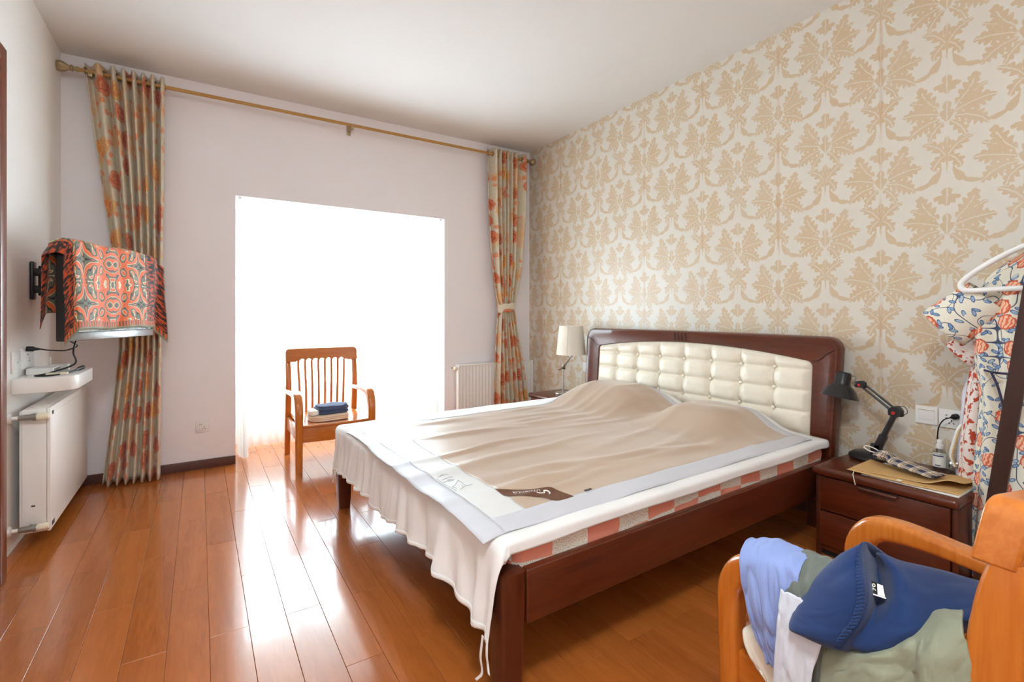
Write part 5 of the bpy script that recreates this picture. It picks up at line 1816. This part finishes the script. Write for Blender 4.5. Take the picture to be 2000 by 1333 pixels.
# grey green trousers laid over the arm
ribbon('grey_trousers', 'grey green jersey trousers hung over the near armrest beside the blue shirt',
       [[(1.26, 0.60, 0.45), (1.26, 0.55, 0.46), (1.26, 0.50, 0.46)], [(1.19, 0.604, 0.590), (1.19, 0.55, 0.595), (1.19, 0.50, 0.595)], [(1.125, 0.592, 0.598), (1.125, 0.54, 0.608), (1.125, 0.49, 0.61)],
        [(1.070, 0.570, 0.566), (1.066, 0.53, 0.578), (1.064, 0.49, 0.59)], [(1.056, 0.556, 0.48), (1.054, 0.51, 0.48), (1.054, 0.47, 0.48)], [(1.056, 0.545, 0.36), (1.054, 0.50, 0.36), (1.054, 0.46, 0.36)], [(1.056, 0.53, 0.20), (1.054, 0.49, 0.20), (1.054, 0.45, 0.20)]],
       M_sage_dark, (30, 60), 0.004, 0.008, 12.0)
ribbon('pale_blue_cloth', 'pale grey blue cloth with frayed edge hanging from the near armrest',
       [[(1.056, 0.574, 0.555), (1.048, 0.53, 0.56), (1.046, 0.48, 0.56)], [(1.044, 0.572, 0.50), (1.038, 0.53, 0.50), (1.036, 0.48, 0.50)], [(1.042, 0.578, 0.42), (1.034, 0.54, 0.42), (1.034, 0.50, 0.42)], [(1.042, 0.580, 0.34), (1.034, 0.54, 0.34), (1.034, 0.495, 0.34)], [(1.042, 0.570, 0.20), (1.034, 0.53, 0.20), (1.034, 0.49, 0.20)]],
       M_paleblue, (30, 50), 0.003, 0.008, 15.0)
SAGE = [
  [(1.1, 0.5172, 0.4883), (1.1, 0.4415, 0.5142), (1.1, 0.3746, 0.5561), (1.13, 0.3365, 0.6051), (1.13, 0.2950, 0.6268)],
  [(1.06, 0.4936, 0.4767), (1.045, 0.411, 0.5172), (1.05, 0.3501, 0.5628), (1.075, 0.3200, 0.6054), (1.07, 0.2800, 0.6322)],
  [(1.05, 0.4899, 0.4435), (1.03, 0.4051, 0.5028), (1.048, 0.3458, 0.5319), (1.036, 0.3180, 0.5700), (1.056, 0.2700, 0.6075)],
  [(1.048, 0.4909, 0.4026), (1.025, 0.4032, 0.4685), (1.045, 0.3411, 0.5002), (1.030, 0.3150, 0.5252), (1.056, 0.2620, 0.5578)],
  [(1.046, 0.4918, 0.2899), (1.02, 0.4012, 0.3693), (1.045, 0.3339, 0.4073), (1.026, 0.3100, 0.4432), (1.056, 0.2560, 0.4759)],
  [(1.046, 0.49, 0.13), (1.02, 0.40, 0.13), (1.045, 0.333, 0.15), (1.026, 0.305, 0.17), (1.056, 0.25, 0.18)]]
ribbon('sage_trousers', 'sage green trousers hanging over the near armrest under the navy shorts', SAGE, M_sage, (80, 80), 0.004, 0.008, 21.0)
# navy shorts: front panel, waist opening, body running back towards the chair post
ns_ = thing('navy_shorts', 'navy blue jersey shorts on top of the clothes on the near armchair', 'clothing', (1.10, 0.40, 0.56))
SHORTS = [
  [(1.22, 0.4926, 0.621), (1.18, 0.5283, 0.5714), (1.15, 0.5503, 0.5156), (1.13, 0.56, 0.4775), (1.12, 0.5572, 0.4564)],
  [(1.13, 0.4796, 0.6503), (1.09, 0.5125, 0.6045), (1.06, 0.5324, 0.5528), (1.04, 0.5409, 0.5177), (1.03, 0.5377, 0.4983)],
  [(1.11, 0.4564, 0.6756), (1.06, 0.4653, 0.6314), (1.03, 0.4703, 0.583), (1.015, 0.4773, 0.5445), (1.01, 0.4843, 0.5124)],
  [(1.13, 0.4445, 0.6845), (1.08, 0.4317, 0.6557), (1.05, 0.4147, 0.6237), (1.03, 0.4176, 0.5761), (1.02, 0.4434, 0.5203)],
  [(1.20, 0.4540, 0.6487), (1.16, 0.4340, 0.6248), (1.12, 0.4175, 0.5934), (1.06, 0.4100, 0.5715), (1.035, 0.4284, 0.5243)],
  [(1.16, 0.4275, 0.664), (1.12, 0.3911, 0.6526), (1.09, 0.379, 0.6238), (1.06, 0.3827, 0.5845), (1.04, 0.4009, 0.5317)],
  [(1.19, 0.4052, 0.6488), (1.14, 0.3721, 0.6456), (1.1, 0.3553, 0.6229), (1.07, 0.3493, 0.5943), (1.06, 0.3572, 0.555)],
  [(1.24, 0.3712, 0.6373), (1.19, 0.3485, 0.6319), (1.15, 0.3331, 0.618), (1.12, 0.3266, 0.5985), (1.1, 0.3257, 0.5803)],
  [(1.32, 0.3256, 0.6121), (1.27, 0.3096, 0.6163), (1.22, 0.296, 0.6142), (1.19, 0.2901, 0.6081), (1.17, 0.2886, 0.5998)],
  [(1.38, 0.260, 0.600), (1.33, 0.250, 0.605), (1.28, 0.240, 0.605), (1.25, 0.235, 0.600), (1.23, 0.230, 0.594)]]
# top and bottom ends are tucked under
SH2 = []
for r in SHORTS:
    t0, b0 = r[0], r[-1]
    SH2.append([(t0[0] + 0.09, t0[1] - 0.01, t0[2] - 0.05)] + r + [(b0[0] + 0.05, b0[1], b0[2] - 0.03)])
so, sfn_ = ribbon('body', '', SH2, M_navy, (70, 110), 0.004, 0.007, 31.0, (0.5, 0.8), 'clothing', ns_)
lp_ = [Vector(p) for p in ((1.078, 0.4245, 0.6135), (1.092, 0.3955, 0.6105), (1.104, 0.4045, 0.6285), (1.092, 0.4255, 0.6335))]
def wband(u, v):
    t = 0.045 + u * 0.91
    c_ = 0.3155 + v * 0.040           # strip beside the rim of the opening
    p = Vector(sfn_(t, c_))
    return (p.x - 0.006 - 0.0016 * math.sin(u * 260), p.y, p.z + 0.004)
ob('waistband', MB().grid(wband, 240, 8), M_navy, ns_, sharp=0, solid=0.003)
def quad(u, v, d=0.0):
    p = lp_[0].lerp(lp_[1], u).lerp(lp_[3].lerp(lp_[2], u), v)
    return (p.x - d, p.y - d * 0.5, p.z + d * 0.4)
lb_ = ob('care_label', MB().grid(lambda u, v: quad(u, v, 0.0015), 6, 4), M_dark, ns_, sharp=0)
lb_['label'] = 'small black and white size label'
ob('size_patch', MB().grid(lambda u, v: quad(0.60 + u * 0.36, 0.10 + v * 0.84, 0.0028), 4, 3), M_paper, lb_, sharp=0)
ob('white_edge', MB().grid(lambda u, v: quad(u, v * 0.10 - 0.02, 0.0028), 6, 1), M_paper, lb_, sharp=0)
def label_text(s, size, cu, cv, rot, sx):
    v_, f_ = text_mesh(s, size)
    out = []
    for (x, y, z) in v_:
        xr, yr = x * math.cos(rot) - y * math.sin(rot), x * math.sin(rot) + y * math.cos(rot)
        out.append(quad(cu + xr * sx, cv + yr, 0.0030))
    return MB().add(out, f_)
ob('lettering', label_text('96', 0.62, 0.32, 0.55, -1.45, 0.8), M_letter, lb_, sharp=0)
